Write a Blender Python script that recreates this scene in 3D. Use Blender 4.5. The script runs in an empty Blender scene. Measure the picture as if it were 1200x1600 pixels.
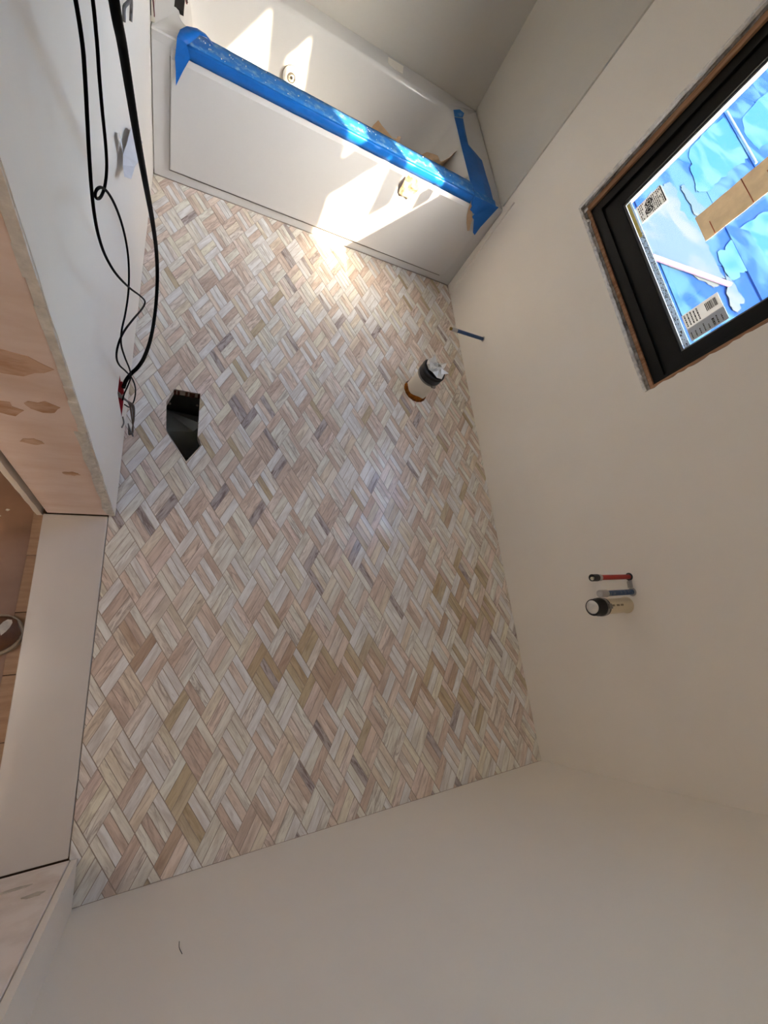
import bpy, bmesh, math, random
from mathutils import Vector, Matrix, noise
random.seed(11)
S = bpy.context.scene
COL = S.collection

# ------------------------------------------------------------------ camera, world, sun, exposure
W, L, H = 1.524, 2.478, 2.50            # room width (x), depth to the tub (y), ceiling height (z)
YB = 3.256                              # back wall behind the tub
CAMPOS = Vector((0.1589, 0.4998, 1.3995))
R0 = Vector((0.88743, -0.101635, 0.449598))     # image right
R1 = Vector((0.055642, -0.944635, -0.323371))   # image down
R2 = Vector((0.457572, 0.311985, -0.832642))    # view direction
FPX = 634.45
cd = bpy.data.cameras.new('camera')
cam = bpy.data.objects.new('camera', cd)
COL.objects.link(cam)
cd.sensor_fit = 'HORIZONTAL'
cd.sensor_width = 36.0
cd.lens = 36.0 * FPX / 1200.0
cd.clip_start = 0.01
cam.matrix_world = Matrix(((R0.x, -R1.x, -R2.x, CAMPOS.x), (R0.y, -R1.y, -R2.y, CAMPOS.y),
                           (R0.z, -R1.z, -R2.z, CAMPOS.z), (0, 0, 0, 1)))
S.camera = cam

SUNDIR = Vector((-1.0, 1.32, -1.32)).normalized()     # travels through the window onto the tub front
world = bpy.data.worlds.new('sky')
S.world = world
world.use_nodes = True
wn = world.node_tree
wn.nodes.clear()
sky = wn.nodes.new('ShaderNodeTexSky')
sky.sky_type = 'NISHITA'
sky.sun_disc = False
sky.sun_elevation = math.asin(-SUNDIR.z)
sky.sun_rotation = math.atan2(-SUNDIR.x, -SUNDIR.y)
sky.air_density = 1.0
sky.dust_density = 3.0
bg = wn.nodes.new('ShaderNodeBackground')
bg.inputs['Strength'].default_value = 1.7
wo = wn.nodes.new('ShaderNodeOutputWorld')
haze = wn.nodes.new('ShaderNodeHueSaturation')          # thin bright haze: a paler blue
haze.inputs['Saturation'].default_value = 0.95
wn.links.new(sky.outputs[0], haze.inputs['Color'])
wn.links.new(haze.outputs[0], bg.inputs[0])
wn.links.new(bg.outputs[0], wo.inputs[0])

sd = bpy.data.lights.new('sun', 'SUN')
sd.energy = 23.0
sd.angle = math.radians(0.6)
sd.color = (1.0, 0.72, 0.44)
sun = bpy.data.objects.new('sun', sd)
COL.objects.link(sun)
sun.rotation_euler = SUNDIR.to_track_quat('-Z', 'Y').to_euler()
sun.location = (6, -5, 8)

S.view_settings.view_transform = 'Standard'
S.view_settings.look = 'None'
S.view_settings.gamma = 1.0
S.view_settings.use_curve_mapping = False
S.view_settings.exposure = 0.93
S.cycles.max_bounces = 12
S.cycles.diffuse_bounces = 8
S.cycles.sample_clamp_indirect = 12.0

# ------------------------------------------------------------------ colour and material helpers
def lin(c):
    return tuple((v / 255 / 12.92) if v / 255 <= 0.04045 else ((v / 255 + 0.055) / 1.055) ** 2.4 for v in c)

def node(nt, t, **kw):
    n = nt.nodes.new(t)
    for k, v in kw.items():
        if k in n.inputs: n.inputs[k].default_value = v
        else: setattr(n, k, v)
    return n

def mat(name, rgb, rough=0.6, metal=0.0, spec=0.5, mottle=0.0, mscale=8.0, bump=0.0, bscale=60.0, dark=None, coat=0.0,
        stretch=None, contrast=(0.35, 0.65)):
    """Principled material; an object-space noise mottles the colour towards 'dark' and raises a bump."""
    m = bpy.data.materials.new(name)
    m.use_nodes = True
    nt = m.node_tree
    p = nt.nodes['Principled BSDF']
    c = lin(rgb) + (1,)
    p.inputs['Base Color'].default_value = c
    p.inputs['Roughness'].default_value = rough
    p.inputs['Metallic'].default_value = metal
    p.inputs['Specular IOR Level'].default_value = spec
    p.inputs['Coat Weight'].default_value = coat
    tc = node(nt, 'ShaderNodeTexCoord')
    vec = tc.outputs['Object']
    if stretch:
        mp = node(nt, 'ShaderNodeMapping')
        mp.inputs['Scale'].default_value = stretch
        nt.links.new(vec, mp.inputs[0])
        vec = mp.outputs[0]
    if mottle > 0 or dark:
        n = node(nt, 'ShaderNodeTexNoise', Scale=mscale, Detail=5.0, Roughness=0.6)
        nt.links.new(vec, n.inputs['Vector'])
        r = node(nt, 'ShaderNodeValToRGB')
        r.color_ramp.elements[0].position = contrast[0]
        r.color_ramp.elements[1].position = contrast[1]
        d = lin(dark) if dark else tuple(v * (1 - mottle) for v in c[:3])
        r.color_ramp.elements[0].color = d + (1,)
        r.color_ramp.elements[1].color = c
        nt.links.new(n.outputs['Fac'], r.inputs[0])
        nt.links.new(r.outputs[0], p.inputs['Base Color'])
    if bump > 0:
        n2 = node(nt, 'ShaderNodeTexNoise', Scale=bscale, Detail=4.0)
        nt.links.new(vec, n2.inputs['Vector'])
        b = node(nt, 'ShaderNodeBump', Strength=bump, Distance=0.002)
        nt.links.new(n2.outputs['Fac'], b.inputs['Height'])
        nt.links.new(b.outputs[0], p.inputs['Normal'])
    return m

M = {}
M['paint'] = mat('primed_drywall', (236, 231, 223), 0.55, spec=0.3, mottle=0.03, mscale=2.5, bump=0.05, bscale=220)
M['board'] = mat('surround_board', (204, 200, 192), 0.6, spec=0.3, mottle=0.04, mscale=3, bump=0.04, bscale=150)
M['gypsum'] = mat('cut_gypsum', (236, 233, 228), 0.9, spec=0.1, mottle=0.25, mscale=45, bump=0.6, bscale=120)
M['paper_edge'] = mat('torn_drywall_paper', (232, 230, 226), 0.9, spec=0.1, mottle=0.3, mscale=60, bump=0.5, bscale=90)
M['foam_gap'] = mat('dusty_gap_filler', (96, 92, 88), 0.95, spec=0.1, dark=(170, 164, 156), mscale=40, bump=0.8, bscale=70)
M['ceiling'] = mat('ceiling_paint', (226, 222, 214), 0.7, spec=0.2, mottle=0.03)
M['acrylic'] = mat('white_acrylic', (207, 207, 208), 0.16, spec=0.5, mottle=0.02, mscale=2)
M['slot_dark'] = mat('dark_cavity', (22, 18, 17), 0.8, mottle=0.3)
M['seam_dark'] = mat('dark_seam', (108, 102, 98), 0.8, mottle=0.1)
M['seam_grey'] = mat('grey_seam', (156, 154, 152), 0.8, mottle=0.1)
M['tape'] = mat('blue_masking_tape', (10, 104, 196), 0.42, spec=0.4, mottle=0.16, mscale=14, bump=0.35, bscale=45)
M['tape_back'] = mat('dusty_blue_tape', (36, 112, 190), 0.6, spec=0.3, dark=(126, 166, 200), mscale=38, bump=0.4, bscale=60, contrast=(0.28, 0.5))
M['kraft'] = mat('kraft_paper', (186, 160, 134), 0.85, spec=0.2, mottle=0.15, mscale=20, bump=0.3, bscale=50)
M['wood'] = mat('jamb_lumber', (236, 218, 210), 0.8, spec=0.2, dark=(224, 200, 187), mscale=3.0, bump=0.3, bscale=20, stretch=(2.2, 2.2, 7.0), contrast=(0.3, 0.62))
M['scuff'] = mat('brown_trowel_stain', (188, 148, 118), 0.85, spec=0.1, dark=(214, 182, 160), mscale=16, bump=0.5, bscale=30, stretch=(1, 1, 2.5), contrast=(0.38, 0.6))
M['studwood'] = mat('rough_stud', (176, 136, 106), 0.85, spec=0.15, dark=(134, 96, 70), mscale=6, bump=0.4, bscale=40, stretch=(14, 14, 1.5))
M['white_jamb'] = mat('dusty_white_board', (236, 228, 222), 0.8, spec=0.2, dark=(208, 195, 184), mscale=9, bump=0.3, bscale=30, contrast=(0.28, 0.6))
M['sill'] = mat('white_threshold_stone', (208, 203, 199), 0.28, spec=0.5, mottle=0.04, mscale=5)
M['grout'] = mat('warm_grout', (172, 158, 146), 0.9, spec=0.1, mottle=0.12, mscale=60)
M['black_frame'] = mat('black_window_frame', (7, 7, 7), 0.5, spec=0.2, mottle=0.2, mscale=10)
M['alu'] = mat('pale_spacer', (120, 124, 128), 0.5, metal=0.2, mottle=0.1, mscale=80)
M['rubber'] = mat('black_rubber', (24, 22, 21), 0.45, spec=0.5, mottle=0.25, mscale=30)
M['foil'] = mat('crumpled_foil_tape', (226, 225, 222), 0.4, metal=0.35, mottle=0.2, mscale=45, bump=0.5, bscale=80)
M['pvc'] = mat('white_pvc', (226, 218, 204), 0.35, spec=0.5, mottle=0.06, mscale=12)
M['pvc_cream'] = mat('cream_pvc', (222, 206, 176), 0.35, spec=0.5, mottle=0.06, mscale=12)
M['foam'] = mat('orange_foam', (176, 104, 34), 0.9, spec=0.1, dark=(84, 48, 24), mscale=45, bump=0.9, bscale=70)
M['clamp'] = mat('steel_clamp', (150, 146, 140), 0.3, metal=0.9, mottle=0.15, mscale=40)
M['pex_blue'] = mat('blue_pex', (38, 74, 124), 0.4, spec=0.5, mottle=0.15, mscale=40)
M['pex_blue_worn'] = mat('scuffed_blue_pex', (62, 88, 122), 0.5, spec=0.4, dark=(128, 136, 146), mscale=70, contrast=(0.3, 0.5))
M['pex_red'] = mat('red_pex', (170, 26, 20), 0.4, spec=0.5, mottle=0.15, mscale=40)
M['grey_plastic'] = mat('grey_plastic', (176, 172, 168), 0.4, spec=0.5, mottle=0.08)
M['brass'] = mat('brass_stub', (150, 122, 62), 0.35, metal=0.9, mottle=0.2, mscale=60)
M['ink'] = mat('brown_print', (120, 104, 80), 0.6, mottle=0.2, mscale=50)
M['cable'] = mat('black_cable', (3, 3, 3), 0.7, spec=0.08, mottle=0.2, mscale=60)
M['copper'] = mat('bare_wire', (120, 104, 88), 0.4, metal=0.7, mottle=0.3, mscale=120)
M['red_box'] = mat('red_electrical_box', (176, 30, 44), 0.5, spec=0.4, mottle=0.2, mscale=30)
M['red_wire'] = mat('dusky_red_wire', (112, 36, 44), 0.5, mottle=0.2, mscale=60)
M['grey_wire'] = mat('grey_wire', (104, 100, 100), 0.5, mottle=0.2, mscale=60)
M['scrap'] = mat('white_paper_scrap', (216, 216, 222), 0.8, spec=0.2, mottle=0.08, mscale=30)
M['duct'] = mat('dark_duct_steel', (112, 116, 110), 0.35, metal=0.6, mottle=0.3, mscale=10)
M['damper'] = mat('bare_damper_steel', (190, 196, 192), 0.28, metal=0.7, mottle=0.15, mscale=14)
M['subfloor'] = mat('subfloor_edge', (112, 76, 64), 0.9, spec=0.1, dark=(70, 44, 38), mscale=40, bump=0.6, bscale=90)
M['plank'] = mat('hall_plank', (172, 144, 120), 0.5, spec=0.4, dark=(150, 120, 98), mscale=5, stretch=(3, 22, 3), contrast=(0.3, 0.7))
M['floor_paper'] = mat('brown_floor_paper', (176, 142, 120), 0.85, spec=0.2, dark=(150, 120, 100), mscale=4, bump=0.2, bscale=20)
M['hall_base'] = mat('hall_floor_grout', (84, 66, 52), 0.9)
M['leather'] = mat('scuffed_brown_leather', (108, 70, 44), 0.6, spec=0.4, dark=(72, 44, 28), mscale=14, bump=0.35, bscale=60)
M['toe_dust'] = mat('plaster_smear', (206, 198, 186), 0.9, spec=0.1, mottle=0.3, mscale=40, bump=0.5, bscale=60)
M['sole'] = mat('dusty_rubber_sole', (172, 158, 138), 0.7, spec=0.3, dark=(120, 104, 86), mscale=20, contrast=(0.3, 0.6))
M['crumb'] = mat('plaster', (226, 220, 210), 0.9, spec=0.1, mottle=0.1)
def translucent(m, fac):
    """thin paper: part of the light that falls on its back comes through"""
    nt = m.node_tree
    p = nt.nodes['Principled BSDF']
    out = [n for n in nt.nodes if n.type == 'OUTPUT_MATERIAL'][0]
    t = node(nt, 'ShaderNodeBsdfTranslucent')
    if p.inputs['Base Color'].is_linked: nt.links.new(p.inputs['Base Color'].links[0].from_socket, t.inputs[0])
    else: t.inputs[0].default_value = p.inputs['Base Color'].default_value
    x = node(nt, 'ShaderNodeMixShader')
    x.inputs[0].default_value = fac
    nt.links.new(p.outputs[0], x.inputs[1]); nt.links.new(t.outputs[0], x.inputs[2]); nt.links.new(x.outputs[0], out.inputs[0])
    return m
M['tape_kraft'] = translucent(mat('kraft_tape_on_glass', (206, 193, 170), 0.6, spec=0.3, mottle=0.15, mscale=30, bump=0.4, bscale=40), 0.24)
M['sticker'] = mat('white_sticker', (226, 226, 224), 0.6, spec=0.3, mottle=0.03)
M['sticker_grey'] = mat('grey_sticker_field', (206, 214, 222), 0.6, spec=0.3, mottle=0.03)
translucent(M['sticker'], 0.2); translucent(M['sticker_grey'], 0.2)
M['print'] = mat('black_print', (30, 28, 30), 0.6, mottle=0.1)
M['red_print'] = mat('dull_red_print', (176, 92, 70), 0.6, mottle=0.1)
M['yellow_strip'] = translucent(mat('yellow_edge_tape', (232, 216, 120), 0.6, mottle=0.15, mscale=60), 0.2)
M['batten'] = mat('white_batten', (128, 136, 142), 0.7, spec=0.1, mottle=0.05)
M['pink'] = mat('pink_painted_stick', (104, 84, 98), 0.9, spec=0.05, mottle=0.12, mscale=12)
M['hair'] = mat('dark_hair', (40, 34, 30), 0.6, mottle=0.1)
M['spackle'] = mat('dried_spackle', (232, 228, 220), 0.8, spec=0.2, mottle=0.05)

def membrane_mat(name, blue, pale, seed):
    """blue roofing membrane with dried pale dust patches"""
    m = bpy.data.materials.new(name)
    m.use_nodes = True
    nt = m.node_tree
    p = nt.nodes['Principled BSDF']
    p.inputs['Roughness'].default_value = 0.95
    p.inputs['Specular IOR Level'].default_value = 0.02
    tc = node(nt, 'ShaderNodeTexCoord')
    mp = node(nt, 'ShaderNodeMapping')
    mp.inputs['Location'].default_value = (seed * 3.7, seed * 1.9, 0)
    nt.links.new(tc.outputs['Object'], mp.inputs[0])
    a = node(nt, 'ShaderNodeTexNoise', Scale=1.5, Detail=2.0, Roughness=0.45, Distortion=0.9)
    b = node(nt, 'ShaderNodeTexNoise', Scale=14.0, Detail=6.0, Roughness=0.8)
    nt.links.new(mp.outputs[0], a.inputs['Vector'])
    nt.links.new(mp.outputs[0], b.inputs['Vector'])
    ad = node(nt, 'ShaderNodeMath', operation='MULTIPLY_ADD')
    ad.inputs[1].default_value = 0.22
    nt.links.new(b.outputs['Fac'], ad.inputs[0])
    nt.links.new(a.outputs['Fac'], ad.inputs[2])
    r = node(nt, 'ShaderNodeValToRGB')
    e = r.color_ramp.elements
    e[0].position, e[0].color = 0.585, lin(blue) + (1,)
    e[1].position, e[1].color = 0.70, lin(pale) + (1,)
    k = e.new(0.63)
    k.color = tuple(0.5 * x + 0.5 * y for x, y in zip(lin(blue), lin(pale))) + (1,)
    nt.links.new(ad.outputs[0], r.inputs[0])
    nt.links.new(r.outputs[0], p.inputs['Base Color'])
    return m

def tile_mat():
    """polished marble: per-piece tint in a colour attribute, veins run along the strip (uv u)"""
    m = bpy.data.materials.new('marble_mosaic')
    m.use_nodes = True
    nt = m.node_tree
    p = nt.nodes['Principled BSDF']
    p.inputs['Roughness'].default_value = 0.2
    at = node(nt, 'ShaderNodeAttribute', attribute_name='tint')
    uv = node(nt, 'ShaderNodeUVMap')
    uv.uv_map = 'grain'
    mp = node(nt, 'ShaderNodeMapping')
    mp.inputs['Scale'].default_value = (16, 95, 1)
    nt.links.new(uv.outputs[0], mp.inputs[0])
    n = node(nt, 'ShaderNodeTexNoise', Scale=1.0, Detail=4.0, Roughness=0.62, Distortion=1.3)
    nt.links.new(mp.outputs[0], n.inputs['Vector'])
    r = node(nt, 'ShaderNodeValToRGB')
    e = r.color_ramp.elements
    e[0].position, e[0].color = 0.30, (1, 1, 1, 1)
    e[1].position, e[1].color = 0.54, (0, 0, 0, 1)
    nt.links.new(n.outputs['Fac'], r.inputs[0])
    mul = node(nt, 'ShaderNodeMath', operation='MULTIPLY')
    nt.links.new(r.outputs[0], mul.inputs[0])
    nt.links.new(at.outputs['Alpha'], mul.inputs[1])
    dk = node(nt, 'ShaderNodeMix', data_type='RGBA', blend_type='MULTIPLY')
    dk.inputs['Factor'].default_value = 1.0
    dk.inputs['B'].default_value = (0.50, 0.45, 0.44, 1)
    nt.links.new(at.outputs['Color'], dk.inputs['A'])
    mx = node(nt, 'ShaderNodeMix', data_type='RGBA')
    nt.links.new(mul.outputs[0], mx.inputs['Factor'])
    nt.links.new(at.outputs['Color'], mx.inputs['A'])
    nt.links.new(dk.outputs['Result'], mx.inputs['B'])
    mp2 = node(nt, 'ShaderNodeMapping')
    mp2.inputs['Scale'].default_value = (9, 42, 1)
    nt.links.new(uv.outputs[0], mp2.inputs[0])
    n2 = node(nt, 'ShaderNodeTexNoise', Scale=1.0, Detail=2.0, Distortion=0.8)
    nt.links.new(mp2.outputs[0], n2.inputs['Vector'])
    r2 = node(nt, 'ShaderNodeValToRGB')
    r2.color_ramp.elements[0].position, r2.color_ramp.elements[0].color = 0.34, (0.80, 0.765, 0.74, 1)
    r2.color_ramp.elements[1].position, r2.color_ramp.elements[1].color = 0.60, (1.0, 1.0, 1.0, 1)
    nt.links.new(n2.outputs['Fac'], r2.inputs[0])
    cl = node(nt, 'ShaderNodeMix', data_type='RGBA', blend_type='MULTIPLY')       # soft clouding inside each strip
    cl.inputs['Factor'].default_value = 1.0
    nt.links.new(mx.outputs['Result'], cl.inputs['A'])
    nt.links.new(r2.outputs[0], cl.inputs['B'])
    nt.links.new(cl.outputs['Result'], p.inputs['Base Color'])
    return m
M['tile'] = tile_mat()

def glass_mat():
    m = bpy.data.materials.new('clear_pane')
    m.use_nodes = True
    nt = m.node_tree
    nt.nodes.clear()
    o = node(nt, 'ShaderNodeOutputMaterial')
    t = node(nt, 'ShaderNodeBsdfTransparent')
    t.inputs[0].default_value = (0.93, 0.96, 0.97, 1)
    g = node(nt, 'ShaderNodeBsdfGlossy', Roughness=0.02)
    lw = node(nt, 'ShaderNodeLayerWeight', Blend=0.5)      # the same from both faces of the thin pane
    pw = node(nt, 'ShaderNodeMath', operation='POWER')
    pw.inputs[1].default_value = 5.0
    nt.links.new(lw.outputs['Facing'], pw.inputs[0])
    f = node(nt, 'ShaderNodeMath', operation='MULTIPLY_ADD')
    f.inputs[1].default_value = 0.85
    f.inputs[2].default_value = 0.04
    nt.links.new(pw.outputs[0], f.inputs[0])
    tc = node(nt, 'ShaderNodeTexCoord')
    n = node(nt, 'ShaderNodeTexNoise', Scale=3.0, Detail=3.0)
    nt.links.new(tc.outputs['Object'], n.inputs['Vector'])
    b = node(nt, 'ShaderNodeBump', Strength=0.02)
    nt.links.new(n.outputs['Fac'], b.inputs['Height'])
    nt.links.new(b.outputs[0], g.inputs['Normal'])
    x = node(nt, 'ShaderNodeMixShader')
    nt.links.new(f.outputs[0], x.inputs[0])
    nt.links.new(t.outputs[0], x.inputs[1])
    nt.links.new(g.outputs[0], x.inputs[2])
    nt.links.new(x.outputs[0], o.inputs[0])
    return m
M['glass'] = glass_mat()

def glow_mat(name, rgb, strength):
    m = bpy.data.materials.new(name)
    m.use_nodes = True
    p = m.node_tree.nodes['Principled BSDF']
    p.inputs['Emission Color'].default_value = lin(rgb) + (1,)
    p.inputs['Emission Strength'].default_value = strength
    return m

# ------------------------------------------------------------------ mesh helpers
class MB:
    def __init__(self): self.v, self.f = [], []
    def add(self, vs, fs):
        o = len(self.v)
        self.v += [tuple(p) for p in vs]
        self.f += [tuple(i + o for i in f) for f in fs]
        return self
    def box(self, a, b):
        x0, y0, z0 = a; x1, y1, z1 = b
        return self.add([(x0,y0,z0),(x1,y0,z0),(x1,y1,z0),(x0,y1,z0),(x0,y0,z1),(x1,y0,z1),(x1,y1,z1),(x0,y1,z1)],
                        [(0,3,2,1),(4,5,6,7),(0,1,5,4),(1,2,6,5),(2,3,7,6),(3,0,4,7)])
    def prism(self, poly, z0, z1, axis='z'):
        """extrude a polygon given in the plane normal to the axis"""
        n = len(poly)
        def P(p, h):
            return (p[0], p[1], h) if axis == 'z' else ((h, p[0], p[1]) if axis == 'x' else (p[0], h, p[1]))
        vs = [P(p, z0) for p in poly] + [P(p, z1) for p in poly]
        return self.add(vs, [tuple(range(n))[::-1], tuple(range(n, 2*n))] + [(i, (i+1) % n, n + (i+1) % n, n + i) for i in range(n)])
    def tube(self, pts, r, n=10, caps=True):
        pts = [Vector(p) for p in pts]
        rs = r if isinstance(r, (list, tuple)) else [r] * len(pts)
        t0 = (pts[1] - pts[0]).normalized()
        u = t0.orthogonal().normalized()
        vs = []
        for i, p in enumerate(pts):
            t = ((pts[min(i+1, len(pts)-1)] - pts[max(i-1, 0)]) or t0).normalized()
            u = (u - t * u.dot(t)).normalized()
            w = t.cross(u)
            vs += [p + (u * math.cos(a) + w * math.sin(a)) * rs[i] for a in (2*math.pi*k/n for k in range(n))]
        fs = [(i*n + k, i*n + (k+1) % n, (i+1)*n + (k+1) % n, (i+1)*n + k) for i in range(len(pts)-1) for k in range(n)]
        if caps:
            fs += [tuple(range(n))[::-1], tuple(range((len(pts)-1)*n, len(pts)*n))]
        return self.add(vs, fs)
    def lathe(self, prof, origin, axis, n=28):
        """prof: list of (radius, height) along the axis from the origin"""
        o = Vector(origin); ax = Vector(axis).normalized()
        u = ax.orthogonal().normalized(); w = ax.cross(u)
        vs = []
        for r, h in prof:
            vs += [o + ax*h + (u*math.cos(a) + w*math.sin(a))*r for a in (2*math.pi*k/n for k in range(n))]
        fs = [(i*n + k, i*n + (k+1) % n, (i+1)*n + (k+1) % n, (i+1)*n + k) for i in range(len(prof)-1) for k in range(n)]
        if prof[0][0] > 1e-5: fs.append(tuple(range(n))[::-1])
        if prof[-1][0] > 1e-5: fs.append(tuple(range((len(prof)-1)*n, len(prof)*n)))
        return self.add(vs, fs)
    def build(self, name, m, parent=None, smooth=False, bevel=0.0, solid=0.0, recalc=True, subdiv=0):
        me = bpy.data.meshes.new(name)
        me.from_pydata(self.v, [], self.f)
        if recalc or bevel:
            bm = bmesh.new(); bm.from_mesh(me)
            bmesh.ops.remove_doubles(bm, verts=bm.verts, dist=1e-6)
            bmesh.ops.recalc_face_normals(bm, faces=bm.faces)
            if bevel:
                es = [e for e in bm.edges if len(e.link_faces) == 2 and e.calc_face_angle(0) > 0.6]
                bmesh.ops.bevel(bm, geom=es, offset=bevel, segments=2, profile=0.5, affect='EDGES')
            bm.to_mesh(me); bm.free()
        if smooth:
            me.polygons.foreach_set('use_smooth', [True] * len(me.polygons))
        me.update()
        if smooth:
            try: me.set_sharp_from_angle(angle=math.radians(42))
            except Exception: pass
        o = bpy.data.objects.new(name, me)
        COL.objects.link(o)
        for x in (m if isinstance(m, (list, tuple)) else [m]): me.materials.append(M[x] if isinstance(x, str) else x)
        if solid:
            s = o.modifiers.new('thickness', 'SOLIDIFY'); s.thickness = solid; s.offset = 0
        if subdiv:
            s = o.modifiers.new('smooth', 'SUBSURF'); s.levels = s.render_levels = subdiv
        if parent:
            o.parent = parent
            o.matrix_parent_inverse = Matrix.Translation(-Vector(parent.location))
        return o

def tag(o, label, cat, group=None):
    o['label'] = label; o['category'] = cat
    if group: o['group'] = group
    return o

def thing(name, label, cat, loc=(0, 0, 0), group=None):
    o = bpy.data.objects.new(name, None)
    o.empty_display_size = 0.05
    COL.objects.link(o)
    o.location = loc
    return tag(o, label, cat, group)

def struct(o):
    o['kind'] = 'structure'
    return o

def spline(pts, k=6):
    """Catmull-Rom through the points"""
    P = [Vector(p) for p in pts]
    P = [P[0]*2 - P[1]] + P + [P[-1]*2 - P[-2]]
    out = []
    for i in range(1, len(P)-2):
        for j in range(k):
            t = j / k
            a, b, c, d = P[i-1], P[i], P[i+1], P[i+2]
            out.append(0.5*((2*b) + (c-a)*t + (2*a-5*b+4*c-d)*t*t + (3*b-a-3*c+d)*t**3))
    out.append(P[-2])
    return out

def smooth_path(pts, it=2):
    P = [Vector(p) for p in pts]
    for _ in range(it):
        P = [P[0]] + [(P[i-1] + P[i]*2 + P[i+1]) / 4 for i in range(1, len(P)-1)] + [P[-1]]
    return P

# convex polygon cutting (2-D)
def area(p): return 0.5 * sum(p[i][0]*p[(i+1) % len(p)][1] - p[(i+1) % len(p)][0]*p[i][1] for i in range(len(p)))
def ccw(p): return p if area(p) > 0 else p[::-1]
def clip_half(poly, a, b, inside=True):
    """keep what lies left of a->b (inside) or right of it"""
    s = 1 if inside else -1
    def d(p): return s * ((b[0]-a[0])*(p[1]-a[1]) - (b[1]-a[1])*(p[0]-a[0]))
    out = []
    for i in range(len(poly)):
        p, q = poly[i], poly[(i+1) % len(poly)]
        dp, dq = d(p), d(q)
        if dp >= 0: out.append(p)
        if (dp > 0 and dq < 0) or (dp < 0 and dq > 0):
            t = dp / (dp - dq)
            out.append((p[0] + (q[0]-p[0])*t, p[1] + (q[1]-p[1])*t))
    return out if len(out) > 2 and abs(area(out)) > 1e-7 else []
def subtract(poly, hole):
    """convex pieces of poly outside the convex ccw hole"""
    pieces, rest = [], poly
    for i in range(len(hole)):
        a, b = hole[i], hole[(i+1) % len(hole)]
        o = clip_half(rest, a, b, False)
        if o: pieces.append(o)
        rest = clip_half(rest, a, b, True)
        if not rest: return pieces
    return pieces
def cut(poly, holes):
    ps = [poly]
    for h in holes:
        ps = [q for p in ps for q in subtract(p, h)]
    return ps

# ------------------------------------------------------------------ floor: grout bed and marble mosaic
HOLE_A = ccw([(0.112, 1.384), (0.133, 1.441), (0.218, 1.441), (0.216, 1.264), (0.184, 1.163), (0.118, 1.271)])
HOLE_B = ccw([(0.2155, 1.268), (0.229, 1.233), (0.184, 1.163)])
PIPE = (1.175, 1.668)
HOLE_P = ccw([(PIPE[0] + 0.063*math.cos(2*math.pi*k/16), PIPE[1] + 0.063*math.sin(2*math.pi*k/16)) for k in range(16)])
HOLES = [HOLE_A, HOLE_B, HOLE_P]
mb = MB()
for p in cut([(-0.0175, 0.0), (W, 0.0), (W, L + 0.02), (-0.0175, L + 0.02)], HOLES):
    mb.prism(p, -0.03, -0.0012)
floor = struct(mb.build('floor', 'grout'))

# rhombic basket weave: every rhombus has 94.5 mm edges; rows alternate between three and four strips
A_, B_ = 0.04725, 0.0818
YELLOW = [((0.60, 0.46), 0.10), ((0.184, 0.13), 0.08), ((0.125, 0.58), 0.07), ((0.89, 0.967), 0.13), ((1.25, 0.67), 0.16),
          ((1.11, 0.27), 0.16), ((0.30, 1.53), 0.05), ((0.43, 0.44), 0.06), ((0.79, 0.46), 0.09), ((1.25, 0.95), 0.10)]
DARK = [((0.497, 1.191), 0.035), ((0.334, 0.675), 0.03), ((0.297, 1.034), 0.05), ((0.637, 0.751), 0.03), ((0.38, 1.364), 0.06),
        ((0.09, 0.72), 0.04)]
PAL = [((222, 217, 211), 0.35), ((212, 203, 195), 0.45), ((216, 207, 200), 0.6), ((202, 190, 181), 0.8), ((194, 180, 170), 0.7),
       ((214, 202, 195), 1.0), ((208, 195, 189), 0.9), ((224, 219, 214), 0.3), ((206, 197, 184), 0.6), ((188, 173, 163), 0.6)]
def tint_for(c):
    for (q, r) in YELLOW:
        if math.hypot(c[0]-q[0], c[1]-q[1]) < r and random.random() < 0.38:
            return lin(random.choice([(208, 192, 162), (204, 184, 154), (214, 202, 178), (208, 186, 166)])), 0.4
    for (q, r) in DARK:
        if math.hypot(c[0]-q[0], c[1]-q[1]) < r and random.random() < 0.6:
            return lin(random.choice([(198, 190, 190), (190, 182, 184)])), 1.3
    k = random.random()
    if k < 0.03: return lin((198, 190, 190)), 1.3
    if k < 0.045: return lin((208, 194, 168)), 0.5
    rgb, v = random.choice(PAL)
    j = random.uniform(0.94, 1.05)
    return tuple(min(0.88, x * j * 1.46) for x in lin(rgb)), v * random.uniform(0.5, 1.2)

def project(x, y, z=0.0):
    d = Vector((x, y, z)) - CAMPOS
    w = d.dot(R2)
    return (600 + FPX * d.dot(R0) / w, 800 + FPX * d.dot(R1) / w) if w > 0.01 else (-1e4, -1e4)

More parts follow.
